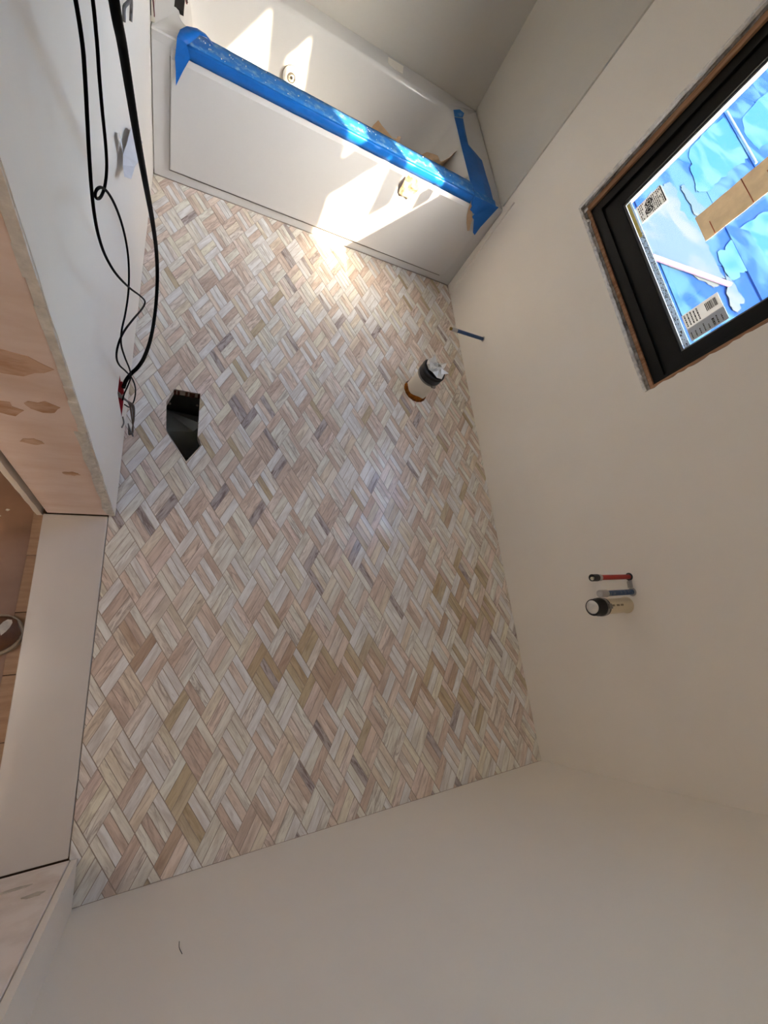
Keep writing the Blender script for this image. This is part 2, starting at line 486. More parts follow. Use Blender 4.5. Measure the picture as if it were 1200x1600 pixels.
tiles = []
row0 = -14
for j in range(-14, 40):
    cy = 0.689 + (j) * B_
    if cy < -0.2 or cy > L + 0.2: continue
    for i in range(-10, 44):
        if (i + j) % 2: continue
        cx = 0.166 + A_ + i * A_ + 0.0068 * (cy - 0.689)
        if cx < -0.1 or cx > W + 0.1: continue
        lf, rt, tp, bt = (cx - A_, cy), (cx + A_, cy), (cx, cy + B_), (cx, cy - B_)
        # j even: strips rise to the right ('/'), three of them; j odd: strips fall to the right, four of them
        if j % 2 == 0:
            n, s0, s1, e0, e1 = 3, lf, bt, tp, rt      # strips from edge lf-bt to edge tp-rt
        else:
            n, s0, s1, e0, e1 = 4, lf, tp, bt, rt      # strips from edge lf-tp to edge bt-rt
        def lerp(a, b, t): return (a[0] + (b[0]-a[0])*t, a[1] + (b[1]-a[1])*t)
        g = 0.0008
        ge = g / 0.0945 / math.sin(math.radians(60))
        for k in range(n):
            t0, t1 = k / n + ge, (k + 1) / n - ge
            a0, b0, a1, b1 = lerp(s0, s1, t0), lerp(e0, e1, t0), lerp(s0, s1, t1), lerp(e0, e1, t1)
            q = [lerp(a0, b0, ge), lerp(a0, b0, 1-ge), lerp(a1, b1, 1-ge), lerp(a1, b1, ge)]
            q = ccw(q)
            for (a, b) in (((-0.0165, 5), (-0.0165, -5)), ((W - 0.001, -5), (W - 0.001, 5)), ((-5, 0.0015), (5, 0.0015)), ((5, L - 0.001), (-5, L - 0.001))):
                q = clip_half(q, a, b, True) if q else q
            if not q: continue
            ps = cut(q, HOLES)
            if not ps: continue
            ar = 0.0
            for p in ps:
                pp = [project(*v) for v in p]
                if all(-5 < u < 1205 and -5 < v < 1605 for u, v in pp): ar += abs(area(pp))
            d = Vector((e0[0]-s0[0], e0[1]-s0[1])).normalized()
            c = lerp(lerp(s0, e0, 0.5), lerp(s1, e1, 0.5), (k + 0.5) / n)
            tiles.append((ar, ps, d, c))
tiles.sort(key=lambda t: -t[0])

def tile_mesh(name, items):
    vs, fs, uvs, cols, smooth = [], [], [], [], []
    for ar, ps, d, c in items:
        rgb, vein = tint_for(c)
        off = (random.uniform(0, 50), random.uniform(0, 50))
        tx, ty, tz = random.gauss(0, 0.0035), random.gauss(0, 0.0035), random.uniform(-0.0003, 0.0003)
        for p in ps:
            n, o = len(p), len(vs)
            for q in p: vs.append((q[0], q[1], tz + tx*(q[0]-c[0]) + ty*(q[1]-c[1])))
            for q in p: vs.append((q[0], q[1], -0.006))
            fl = [tuple(range(o, o+n))] + [(o+i, o+n+i, o+n+(i+1) % n, o+(i+1) % n) for i in range(n)]
            for f in fl:
                fs.append(f)
                for vi in f:
                    x, y = vs[vi][0]-c[0], vs[vi][1]-c[1]
                    uvs.append((x*d.x + y*d.y + off[0], -x*d.y + y*d.x + off[1]))
                    cols.append(rgb + (vein,))
    me = bpy.data.meshes.new(name)
    me.from_pydata(vs, [], fs)
    uvl = me.uv_layers.new(name='grain')
    uvl.data.foreach_set('uv', [x for u in uvs for x in u])
    ca = me.color_attributes.new('tint', 'FLOAT_COLOR', 'CORNER')
    ca.data.foreach_set('color', [x for u in cols for x in u])
    me.materials.append(M['tile'])
    o = bpy.data.objects.new(name, me)
    COL.objects.link(o)
    o.parent = floor
    return o
for t in tiles[:298]:
    tile_mesh('tile', [t])
mosaic = tile_mesh('mosaic_tiles', tiles[298:])
mosaic['kind'] = 'stuff'

# ------------------------------------------------------------------ walls and ceiling
DT = 0.0127                                     # drywall thickness
def jag(a, b, n, amp):
    """points from a to b wobbling sideways"""
    a, b = Vector(a), Vector(b)
    d = b - a; s = Vector((-d.y, d.x)).normalized()
    out = []
    for i in range(n):
        t = i / n
        out.append(tuple(a + d*t + s*random.uniform(-amp, amp)*(0 if i == 0 else 1)))
    return out

# left wall: a drywall sheet with an outlet cut-out beside the doorway, wall core behind it
BY0, BY1, BZ0, BZ1 = 1.238, 1.300, 0.104, 0.236
YJ = 0.955
mb = MB()
y_edge = jag((YJ, 2.08), (YJ, 0.006), 60, 0.0022)
mb.prism(ccw(y_edge + [(YJ, 0.006), (BY0, 0.006), (BY0, 2.08)]), -DT, 0.0, 'x')
mb.box((-DT, BY0, 0.006), (0, BY1, BZ0)); mb.box((-DT, BY0, BZ1), (0, BY1, H)); mb.box((-DT, BY1, 0.006), (0, YB + 0.1, H))
mb.box((-DT, YJ, 2.08), (0, BY0, H)); mb.box((-DT, -0.05, 2.08), (0, YJ, H))
mb.box((-DT, -0.05, 0.006), (0, 0.098, 2.08))
wl = struct(mb.build('wall_left', 'paint', recalc=False))
mb = MB()
mb.box((-0.163, YJ + 0.038, -0.05), (-DT - 0.0005, BY0 - 0.002, 2.10)); mb.box((-0.163, BY1 + 0.002, -0.05), (-DT - 0.0005, YB + 0.1, H))
mb.box((-0.163, BY0 - 0.002, -0.05), (-DT - 0.06, BY1 + 0.002, H)); mb.box((-0.163, -0.1, 2.10), (-DT - 0.0005, BY0 - 0.002, H))
mb.box((-0.163, -0.1, -0.05), (-DT - 0.0005, 0.06, 2.10))
mb.build('wall_core', 'studwood', wl)
mb = MB()
mb.prism(ccw(jag((YJ, 2.08), (YJ, -0.02), 50, 0.002) + [(YJ, -0.02), (2.6, -0.02), (2.6, 2.08)]), -0.190, -0.177, 'x')
mb.box((-0.190, -0.4, 2.08), (-0.177, 2.6, H)); mb.box((-0.190, -0.4, -0.02), (-0.177, 0.098, 2.08))
mb.build('hall_side_drywall', 'paint', wl, recalc=False)
# raw gypsum at the cut edge of the sheet
mb = MB()
n = 46
for i in range(n):
    z0, z1 = 0.01 + 2.05*i/n, 0.01 + 2.05*(i+1)/n
    a, b = random.uniform(0.0005, 0.0035), random.uniform(0.0005, 0.0035)
    x0, x1 = -DT - random.uniform(0.0, 0.003), -0.0008 - random.uniform(0, 0.0012)
    mb.add([(x0, YJ - a, z0), (x1, YJ - a, z0), (x1, YJ - b, z1), (x0, YJ - b, z1), (x0, YJ + .003, z0), (x1, YJ + .003, z0), (x1, YJ + .003, z1), (x0, YJ + .003, z1)],
           [(0,1,2,3), (1,5,6,2), (0,3,7,4), (0,4,5,1), (3,2,6,7)])
mb.build('raw_drywall_edge', 'gypsum', wl)
# torn strip of drywall paper near the foot of that edge
mb = MB()
prev = None
for i in range(9):
    z = 0.03 + 0.50*i/8
    w = 0.006 + 0.006*math.sin(i*1.3)**2
    mb.add([(-0.012 - w, YJ - 0.004 - 0.004*(i % 2), z), (-0.004, YJ - 0.003, z)], [])
    if i: mb.f.append((2*i-2, 2*i-1, 2*i+1, 2*i))
mb.build('torn_paper_strip', 'paper_edge', wl, solid=0.001)

# doorway: lumber jamb with stains, white jamb on the near side, header
door = bpy.data.objects.new('door_1', None); COL.objects.link(door); door.location = (-0.09, YJ, 0); struct(door)
mb = MB(); mb.box((-0.163, YJ, 0.008), (-0.0145, YJ + 0.037, 2.08)); jamb = mb.build('jamb', 'wood', door, bevel=0.002)
mb = MB(); mb.box((-0.163, 0.062, 0.008), (-0.0145, 0.100, 2.08)); j2 = mb.build('jamb', 'white_jamb', door, bevel=0.002)
j2['label'] = 'dusty white near jamb of the doorway'
mb = MB(); mb.box((-0.163, 0.1005, 2.062), (-0.0145, YJ - 0.0005, 2.098)); mb.build('head_jamb', 'wood', door)
# brown plaster-trowel stains smeared on the lumber (thin relief of their own)
def blob(cx, cz, rx, rz, seed, y=YJ):
    rnd = random.Random(seed)
    return [(cx + rx*math.cos(a)*rnd.uniform(0.65, 1.1), cz + rz*math.sin(a)*rnd.uniform(0.6, 1.1)) for a in (2*math.pi*k/14 for k in range(14))]
for k, (cx, cz, rx, rz) in enumerate([(-0.075, 0.72, 0.055, 0.035), (-0.055, 0.60, 0.028, 0.022), (-0.118, 0.58, 0.03, 0.03), (-0.06, 0.31, 0.018, 0.012), (-0.10, 0.46, 0.022, 0.014)]):
    MB().prism(blob(cx, cz, rx, rz, k), YJ - 0.0009, YJ + 0.0005, 'y').build('stain', 'scuff', jamb)
# white plaster dribbles near the foot of the near jamb
for k, (cx, cz, rx, rz) in enumerate([(-0.05, 0.16, 0.02, 0.012), (-0.09, 0.10, 0.03, 0.008), (-0.12, 0.2, 0.012, 0.02)]):
    MB().prism(blob(cx, cz, rx, rz, 40 + k), 0.0995, 0.1009, 'y').build('plaster_dab', 'toe_dust', j2)

# near wall under and beside the camera
mb = MB(); mb.box((-DT, -DT, -0.03), (W + 0.02, 0.0, H)); wn_ = struct(mb.build('wall_near', 'paint'))
mb = MB(); mb.tube(spline([(0.213, 0.001, 0.300), (0.2125, 0.0014, 0.322), (0.2165, 0.001, 0.344)], 4), 0.0006, 5)
tag(mb.build('hair', 'hair'), 'single dark hair stuck on the white wall below the tiled floor', 'hair')

# right wall with the window opening
WY0, WY1, WZ0, WZ1 = 1.208, 2.072, 0.795, 2.125
mb = MB(); e = 0.03
for (a, b) in (((-0.02, -0.03), (WY0 - e, H)), ((WY1 + e, -0.03), (YB + 0.1, H)), ((WY0 - e, -0.03), (WY1 + e, WZ0 - e)), ((WY0 - e, WZ1 + e), (WY1 + e, H))):
    mb.box((W, a[0], a[1]), (W + DT, b[0], b[1]))
inner = jag((WY0, WZ0), (WY1, WZ0), 40, 0.0025) + jag((WY1, WZ0), (WY1, WZ1), 60, 0.003) + jag((WY1, WZ1), (WY0, WZ1), 30, 0.002) + jag((WY0, WZ1), (WY0, WZ0), 90, 0.0035)
o4 = [(WY0 - e, WZ0 - e), (WY1 + e, WZ0 - e), (WY1 + e, WZ1 + e), (WY0 - e, WZ1 + e)]
sides = [(0, 40, 0, 1), (40, 100, 1, 2), (100, 130, 2, 3), (130, 220, 3, 0)]
for a, b, oa, ob in sides:
    for i in range(a, b):
        p, q = inner[i], inner[(i+1) % 220]
        t0, t1 = (i-a)/(b-a), (i+1-a)/(b-a)
        A = tuple(o4[oa][k] + (o4[ob][k]-o4[oa][k])*t0 for k in (0, 1)); B = tuple(o4[oa][k] + (o4[ob][k]-o4[oa][k])*t1 for k in (0, 1))
        mb.add([(W, *A), (W, *B), (W, *q), (W, *p), (W + DT, *q), (W + DT, *p)], [(0, 1, 2, 3), (3, 2, 4, 5)])
wr = struct(mb.build('wall_right', 'paint', recalc=False))
# framing behind the sheet
mb = MB()
mb.box((W + DT + .001, -0.1, -0.06), (W + 0.14, WY0 - 0.02, H)); mb.box((W + DT + .001, WY1 + 0.02, -0.06), (W + 0.14, YB + 0.1, H))
mb.box((W + DT + .001, WY0 - 0.02, -0.06), (W + 0.14, WY1 + 0.02, WZ0 - 0.02)); mb.box((W + DT + .001, WY0 - 0.02, WZ1 + 0.02), (W + 0.14, WY1 + 0.02, H))
mb.build('wall_core', 'studwood', wr)
# surround boards round the tub, a finger proud of the painted sheet
mb = MB(); mb.box((W - 0.008, 2.500, 0.476), (W + 0.001, YB - 0.004, H - 0.001)); mb.build('surround_board', 'board', wr, bevel=0.001)
mb = MB(); mb.box((-0.05, YB, 0), (W + 0.05, YB + 0.02, H)); wb = struct(mb.build('wall_back', 'board'))
mb = MB(); mb.box((-2.0, -0.5, H), (W + 0.14, YB + 0.1, H + 0.02)); struct(mb.build('ceiling', 'ceiling'))
# thin white strip on the right wall in front of the tub
mb = MB(); mb.prism(ccw([(2.410, 0.004), (2.474, 0.004), (2.474, 0.468), (2.500, 0.474), (2.442, 0.542), (2.436, 0.30)]), W - 0.008, W - 0.0002, 'x')
struct(mb.build('trim_1', 'paint', bevel=0.001))

# ragged white paper along the far jamb and the sill of the opening
mb = MB()
pts = [(WY0 + 0.003 + (WY1 - WY0 - .004)*i/60, WZ0) for i in range(61)]
for i, (y, z) in enumerate(pts):
    h = random.uniform(-0.001, 0.006)
    mb.add([(W - 0.001 - random.uniform(0, 0.002), y, z - 0.004), (W + 0.002, y, z + h), (W + DT, y, z + h*0.4)], [])
    if i: o = 3*i; mb.f += [(o-3, o, o+1, o-2), (o-2, o+1, o+2, o-1)]
o0 = len(mb.v)
for i in range(90):
    z = WZ0 + (WZ1 - WZ0)*i/89; h = random.uniform(-0.001, 0.007)
    mb.add([(W - 0.001 - random.uniform(0, 0.002), WY1 + 0.005, z), (W + 0.002, WY1 - h, z), (W + DT, WY1 - h*0.4, z)], [])
    if i: o = o0 + 3*i; mb.f += [(o-3, o, o+1, o-2), (o-2, o+1, o+2, o-1)]
mb.build('torn_drywall_edge', 'paper_edge', wr, solid=0.0012)
# curl of torn paper at the far bottom corner
mb = MB()
for k, (y, z, l, tw) in enumerate([(2.03, 0.803, 0.035, 0.6), (1.985, 0.80, 0.028, -0.4), (2.055, 0.815, 0.03, 1.2)]):
    for i in range(5):
        t = i/4
        mb.add([(W - 0.002 + 0.014*t, y + l*t*math.sin(tw) - 0.006, z + 0.002 + l*t*(1-t)*1.6), (W - 0.002 + 0.016*t, y + l*t*math.sin(tw) + 0.006, z + 0.004 + l*t*(1-t)*1.2)], [])
        if i: o = 10*k + 2*i; mb.f.append((o-2, o-1, o+1, o))
mb.build('torn_paper_curl', 'paper_edge', wr, solid=0.0008)

# ------------------------------------------------------------------ window
win = bpy.data.objects.new('window_1', None); COL.objects.link(win); win.location = (W + 0.05, 1.62, 0.80); struct(win)
GX = 1.572                                            # glass plane
GY0, GY1, GZ0, GZ1 = 1.287, 1.951, 0.910, 2.010
def ring(x0, x1, outer, inn):
    y0, y1, z0, z1 = outer; a0, a1, b0, b1 = inn
    m = MB()
    m.box((x0, y0, z0), (x1, y1, b0)); m.box((x0, y0, b1), (x1, y1, z1))
    m.box((x0, y0, b0), (x1, a0, b1)); m.box((x0, a1, b0), (x1, y1, b1))
    return m
ring(W + DT + 0.001, W + 0.125, (WY0 - 0.019, WY1 + 0.019, WZ0 - 0.019, WZ1 + 0.019), (WY0 + 0.006, WY1 - 0.013, WZ0 + 0.011, WZ1 - 0.010)).build('gap_filler', 'foam_gap', win)
ring(W + 0.0165, W + 0.034, (WY0 + 0.004, WY1 - 0.012, WZ0 + 0.010, WZ1 - 0.008), (WY0 + 0.018, WY1 - 0.034, WZ0 + 0.022, WZ1 - 0.022)).build('wood_buck', 'studwood', win, bevel=0.001)
ring(W + 0.026, W + 0.075, (WY0 + 0.002, 2.041, 0.8155, 2.105), (1.243, 2.002, 0.852, 2.062)).build('outer_frame', 'black_frame', win, bevel=0.0015)
ring(W + 0.036, W + 0.070, (1.2425, 2.0025, 0.8515, 2.0625), (GY0 + 0.002, GY1 - 0.002, GZ0 + 0.002, GZ1 - 0.002)).build('sash', 'black_frame', win, bevel=0.0015)
ring(GX - 0.004, GX + 0.012, (GY0 - 0.012, GY1 + 0.012, GZ0 - 0.012, GZ1 + 0.012), (GY0 + 0.010, GY1 - 0.010, GZ0 + 0.010, GZ1 - 0.010)).build('spacer', 'alu', win)
mb = MB(); mb.box((GX, GY0 - 0.01, GZ0 - 0.01), (GX + 0.004, GY1 + 0.01, GZ1 + 0.01)); mb.build('pane', 'glass', win)
# dark marker specks printed on the edge strip of the pane
mb = MB()
mb.box((GX - 0.0012, GY0 + 0.011, GZ0 + 0.011), (GX - 0.0004, GY1 - 0.011, GZ0 + 0.028))
strip = mb.build('edge_strip', translucent(mat('pale_blue_edge_strip', (206, 222, 236), 0.6, mottle=0.08, mscale=50), 0.14), win)
mb = MB()
for k in range(150):
    y = GY0 + 0.013 + (1.80 - GY0 - 0.02)*random.random(); z = GZ0 + 0.012 + 0.012*random.random()
    mb.box((GX - 0.0016, y, z), (GX - 0.0011, y + random.uniform(0.0015, 0.005), z + random.uniform(0.0012, 0.003)))
mb.build('edge_print', 'print', strip)['kind'] = 'stuff'
mb = MB(); mb.box((GX - 0.0018, 1.775, GZ0 + 0.012), (GX - 0.0013, 1.935, GZ0 + 0.022)); mb.build('yellow_tape', 'yellow_strip', strip)

# stickers and tape stuck on the pane (things of their own)
def sticker(label, y0, y1, z0, z1, grey, seed):
    """columns run up the label; only flat print, nothing legible"""
    rnd = random.Random(seed)
    t = thing('window_sticker', label, 'sticker', (GX - 0.001, (y0+y1)/2, z0), 'stickers on the window pane')
    mb = MB(); mb.box((GX - 0.0010, y0, z0), (GX - 0.0002, y1, z1)); mb.build('sheet', 'sticker', t, bevel=0.0002)
    x0, x1 = GX - 0.0015, GX - 0.0010
    w, h = y1-y0, z1-z0
    pr = MB()
    if grey:
        g = MB(); g.box((GX - 0.0013, y0 + 0.001, z0 + 0.001), (GX - 0.0008, y0 + w*0.46, z1 - 0.001)); g.build('grey_field', 'sticker_grey', t)
        z = z0 + h*0.62
        while z < z0 + h*0.92:                              # bar code
            b = rnd.choice([0.0008, 0.0014, 0.0022]); pr.box((x0, y0 + w*0.62, z), (x1, y0 + w*0.90, z + b)); z += b + rnd.choice([0.0009, 0.0015])
        for r in range(5):                                  # rows of fine print
            z = z0 + h*(0.05 + 0.085*r); y = y0 + w*0.52
            while y < y0 + w*0.93:
                l = rnd.uniform(0.003, 0.009); pr.box((x0, y, z), (x1, min(y + l, y0 + w*0.95), z + 0.0032)); y += l + 0.0018
        for r in range(8):
            z = z0 + h*(0.06 + 0.115*r); y = y0 + w*0.06
            while y < y0 + w*(0.18 + 0.2*rnd.random()):
                l = rnd.uniform(0.002, 0.006); pr.box((x0, y, z), (x1, y + l, z + (0.006 if r == 5 else 0.0028))); y += l + 0.0016
    else:
        for r in range(15):
            z = z0 + h*(0.05 + 0.06*r); y = y0 + w*0.06
            while y < y1 - w*0.1:
                l = rnd.uniform(0.003, 0.010)
                if rnd.random() < 0.8: pr.box((x0, y, z), (x1, min(y + l, y1 - w*0.06), z + h*0.03))
                y += l + 0.003
        pr.box((x0, y0 + w*0.04, z1 - h*0.055), (x1, y1 - w*0.04, z1 - h*0.015))
        for (cy, cz, r) in ((0.34, 0.38, 0.013), (0.72, 0.46, 0.012)):   # two round marks
            c = (y0 + w*cy, z0 + h*cz)
            for k in range(18):
                a = 2*math.pi*k/18
                pr.prism([(c[0] + r*math.cos(a+d)*s, c[1] + r*math.sin(a+d)*s) for d, s in ((0, .72), (0, 1), (.3, 1), (.3, .72))], x0 - 0.0003, x1, 'x')
            pr.prism([(c[0] + r*.42*math.cos(2*math.pi*k/10), c[1] + r*.42*math.sin(2*math.pi*k/10)) for k in range(10)], x0 - 0.0003, x1, 'x')
    pr.build('print', 'print', t)['kind'] = 'stuff'
    return t
sticker('small white sticker densely printed and two round marks at the far bottom pane corner', 1.820, 1.895, 0.944, 1.030, False, 3)
sticker('white and grey sticker with a bar code, in the near bottom corner of the pane', 1.306, 1.405, 0.945, 1.047, True, 5)
t = thing('kraft_tape', 'wide strip of brown kraft tape running up the middle of the window pane', 'tape', (GX - 0.001, 1.63, 1.07))
mb = MB()
for i in range(40):
    z = 1.072 + 0.93*i/39
    for k in range(6):
        mb.add([(GX - 0.0012 - 0.0012*(noise.noise(Vector((k*1.7, z*40, 2))) + 0.6), 1.581 + 0.099*k/5 + 0.0006*math.sin(z*90), z)], [])
for i in range(39):
    for k in range(5): mb.f.append((i*6+k, i*6+k+1, i*6+k+7, i*6+k+6))
mb.build('strip', 'tape_kraft', t, solid=0.0006)
mb = MB()
for (z, w) in ((1.098, 0.05), (1.195, 0.099), (1.245, 0.06), (1.31, 0.099)):
    mb = MB(); mb.box((GX - 0.0042, 1.582, z), (GX - 0.0030, 1.582 + w, z + 0.0022)); mb.build('red_thread', 'red_print', t)
# unseen paper sheets added on the upper pane to shape the sun patches
for lab, poly in (('brown paper band taped across the pane above the stickers', [(1.302, 1.365), (1.945, 1.365), (1.945, 1.53), (1.302, 1.53)]),
                  ('brown paper sheet taped in the far top corner of the pane', [(1.555, 1.745), (1.79, 1.742), (1.79, 1.515), (1.945, 1.515), (1.945, 2.0), (1.555, 2.0)])):
    off = 0.0045 if len(poly) == 4 else 0.0058
    mb = MB(); mb.prism(poly, GX + off, GX + off + 0.001, 'x'); tag(mb.build('paper_sheet', 'tape_kraft'), lab, 'paper')

# ------------------------------------------------------------------ bathtub
RZ = 0.473
tub = thing('bathtub', 'white acrylic alcove bathtub with a blue taped rim at the far end of the room', 'bathtub', (W/2, L + 0.39, 0))
def rrect(x0, x1, y0, y1, r, z, n=12):
    out = []
    for cx, cy, a0 in ((x1-r, y1-r, 0), (x0+r, y1-r, 90), (x0+r, y0+r, 180), (x1-r, y0+r, 270)):
        for k in range(n):
            a = math.radians(a0 + 90*k/(n-1))
            out.append(Vector((cx + r*math.cos(a), cy + r*math.sin(a), z)))
    return out
X0, X1, Y0, Y1 = 0.078, 1.336, 2.570, 3.112
loops = []
ox0, ox1, oy0, oy1 = 0.0025, W - 0.0025, 2.4785, YB - 0.0045
loops.append(rrect(ox0, ox1, oy0, oy1, 0.004, RZ - 0.030))
loops.append(rrect(ox0, ox1, oy0 - 0.004, oy1, 0.006, RZ - 0.004))
loops.append(rrect(ox0 + 0.004, ox1 - 0.004, oy0, oy1 - 0.004, 0.006, RZ))
loops.append(rrect(X0 - 0.012, X1 + 0.012, Y0 - 0.012, Y1 + 0.012, 0.082, RZ))
loops.append(rrect(X0 - 0.003, X1 + 0.003, Y0 - 0.003, Y1 + 0.003, 0.076, RZ - 0.004))
loops.append(rrect(X0 + 0.004, X1 - 0.004, Y0 + 0.004, Y1 - 0.004, 0.074, RZ - 0.02))
loops.append(rrect(X0 + 0.018, X1 - 0.03, Y0 + 0.016, Y1 - 0.014, 0.08, RZ - 0.10))
loops.append(rrect(X0 + 0.05, X1 - 0.09, Y0 + 0.03, Y1 - 0.03, 0.10, 0.22))
loops.append(rrect(X0 + 0.08, X1 - 0.13, Y0 + 0.05, Y1 - 0.05, 0.11, 0.13))
loops.append(rrect(X0 + 0.13, X1 - 0.18, Y0 + 0.09, Y1 - 0.09, 0.11, 0.095))
loops.append(rrect(X0 + 0.25, X1 - 0.32, Y0 + 0.17, Y1 - 0.17, 0.07, 0.088))
mb = MB(); n = len(loops[0])
for l in loops: mb.v += [tuple(p) for p in l]
for i in range(len(loops)-1):
    for k in range(n): mb.f.append((i*n+k, i*n+(k+1) % n, (i+1)*n+(k+1) % n, (i+1)*n+k))
mb.f.append(tuple(range((len(loops)-1)*n, len(loops)*n)))
mb.build('basin', 'acrylic', tub, smooth=True)
# skirt: frame with a proud panel
mb = MB(); mb.box((0.0025, L + 0.0005, 0.001), (W - 0.0025, L + 0.02, RZ - 0.025)); mb.build('skirt_frame', 'acrylic', tub, bevel=0.003)
px0, px1, pz0, pz1, py = 0.062, 1.452, 0.052, 0.420, L - 0.014
mb = MB()
fr = [(px0, pz0), (px1 - 0.02, pz0), (px1, pz0 + 0.02), (px1, pz1), (px0, pz1)]
mb.v += [(x, py, z) for x, z in fr] + [(x, L + 0.0008, z) for x, z in fr] + [(px0, L + 0.0008, pz1 + 0.022), (px1, L + 0.0008, pz1 + 0.022)]
mb.f += [(0, 1, 2, 3, 4), (0, 5, 6, 1), (1, 6, 7, 2), (2, 7, 8, 3), (4, 9, 5, 0), (3, 11, 10, 4), (3, 8, 11), (4, 10, 9)]
mb.build('skirt_panel', 'acrylic', tub, bevel=0.003)
mb = MB(); mb.box((px0 - 0.004, L - 0.0006, pz0 - 0.0125), (px1 - 0.02, L + 0.001, pz0 - 0.0098)); mb.build('seam', 'seam_dark', tub)  # dark strip painting the contact shadow below the panel edge
mb = MB(); mb.box((px0 - 0.0042, L - 0.0006, pz0 - 0.01), (px0 - 0.0010, L + 0.001, pz1)); mb.build('seam', 'seam_grey', tub)  # grey strip painting the shade beside the panel's left edge
# overflow on the far inner wall
oc, on = Vector((0.533, 3.0765, 0.272)), Vector((0, -0.985, 0.17))
mb = MB(); mb.lathe([(0.040, -0.004), (0.040, 0.002), (0.034, 0.005), (0.0, 0.005)], oc, on); ov = mb.build('overflow', 'acrylic', tub, smooth=True)
mb = MB(); mb.lathe([(0.040, 0.0018), (0.0425, 0.0024), (0.0425, 0.0), (0.040, 0.0)], oc, on); mb.build('ring', 'clamp', ov, smooth=True)
mb = MB(); mb.lathe([(0.019, 0.004), (0.019, 0.0065), (0.015, 0.0065), (0.015, 0.005)], oc, on); mb.build('ring', 'clamp', ov, smooth=True)
mb = MB(); mb.lathe([(0.006, 0.004), (0.006, 0.0068), (0.0, 0.0072)], oc, on); mb.build('hole', 'slot_dark', ov, smooth=True)
# dark slot cut through the left deck edge, with a red wire poking out
mb = MB(); mb.box((0.0605, 2.655, RZ - 0.012), (0.090, 2.93, RZ + 0.0008)); mb.build('slot', 'slot_dark', tub)
t = thing('red_wire', 'dusky red wire pair poking out of the dark slot in the left tub deck', 'wire', (0.075, 2.80, RZ))
for k in range(2):
    mb = MB(); mb.tube(spline([(0.07 + .008*k, 2.83, RZ - 0.004), (0.072 + .006*k, 2.80, RZ + 0.03), (0.080 + .005*k, 2.745, RZ + 0.030), (0.098 + .002*k, 2.685, RZ + 0.012 + .004*k)], 5), 0.0022, 7)
    mb.build('strand', 'red_wire' if k == 0 else 'grey_wire', t, smooth=True)
# smear of spackle on the back deck
mb = MB(); mb.prism([(0.962, 3.222), (1.05, 3.226), (1.035, 3.150), (0.985, 3.146), (0.955, 3.165)], RZ + 0.0002, RZ + 0.0022)
tag(mb.build('spackle_smear', 'spackle', bevel=0.0008), 'dried white spackle smear on the back deck of the tub', 'smear')

# ------------------------------------------------------------------ blue masking tape on the tub
t = thing('masking_tape', 'long blue masking tape along the front rim of the bathtub', 'tape', (0.7, L, RZ), 'blue tape on the tub')
mb = MB(); N = 90
for i in range(N + 1):
    x = 0.108 + (1.345 - 0.108)*i/N
    e0 = 0.0012*noise.noise(Vector((x*22, 0, 0))); e1 = 0.0025*noise.noise(Vector((x*15, 3, 0)))
    bl = 0.0010 + 0.0009*abs(noise.noise(Vector((x*30, 7, 1))))
    mb.add([(x, L - 0.0055, RZ - 0.036 + e0), (x, L - 0.0062 - bl, RZ - 0.018), (x, L - 0.0058 - bl, RZ - 0.004), (x, L - 0.001, RZ + 0.0022)], [])
    if i:
        o = 4*i
        for k in range(3): mb.f.append((o-4+k, o-3+k, o+1+k, o+k))
mb.build('front_face', 'tape', t, smooth=True, solid=0.0005)
mb = MB()
for i in range(N + 1):
    x = 0.108 + (1.345 - 0.108)*i/N
    e1 = 0.002*noise.noise(Vector((x*15, 3, 0))); bl = 0.0012 + 0.001*noise.noise(Vector((x*26, 1, 4)))
    mb.add([(x, L - 0.001, RZ + 0.0022), (x, L + 0.03, RZ + bl), (x, L + 0.065, RZ + bl*1.1), (x, Y0 + 0.001 + e1, RZ + 0.0005)], [])
    if i:
        o = 4*i
        for k in range(3): mb.f.append((o-4+k, o-3+k, o+1+k, o+k))
tp = mb.build('top_face', 'tape_back', t, smooth=True, solid=0.0005)
tp['label'] = 'dusty top face of the tape with plaster specks'
mb = MB()
for k in range(46):
    x = random.choice([random.uniform(0.14, 0.55), random.uniform(0.6, 1.25)]); y = random.uniform(L + 0.004, Y0 - 0.012); r = random.uniform(0.0008, 0.0026)
    mb.prism([(x + r*random.uniform(.5, 1.4)*math.cos(a), y + r*random.uniform(.5, 1.4)*math.sin(a)) for a in (0, 1.2, 2.4, 3.7, 5)], RZ + 0.0018, RZ + 0.0036)
mb.build('plaster_specks', 'crumb', t)['kind'] = 'stuff'
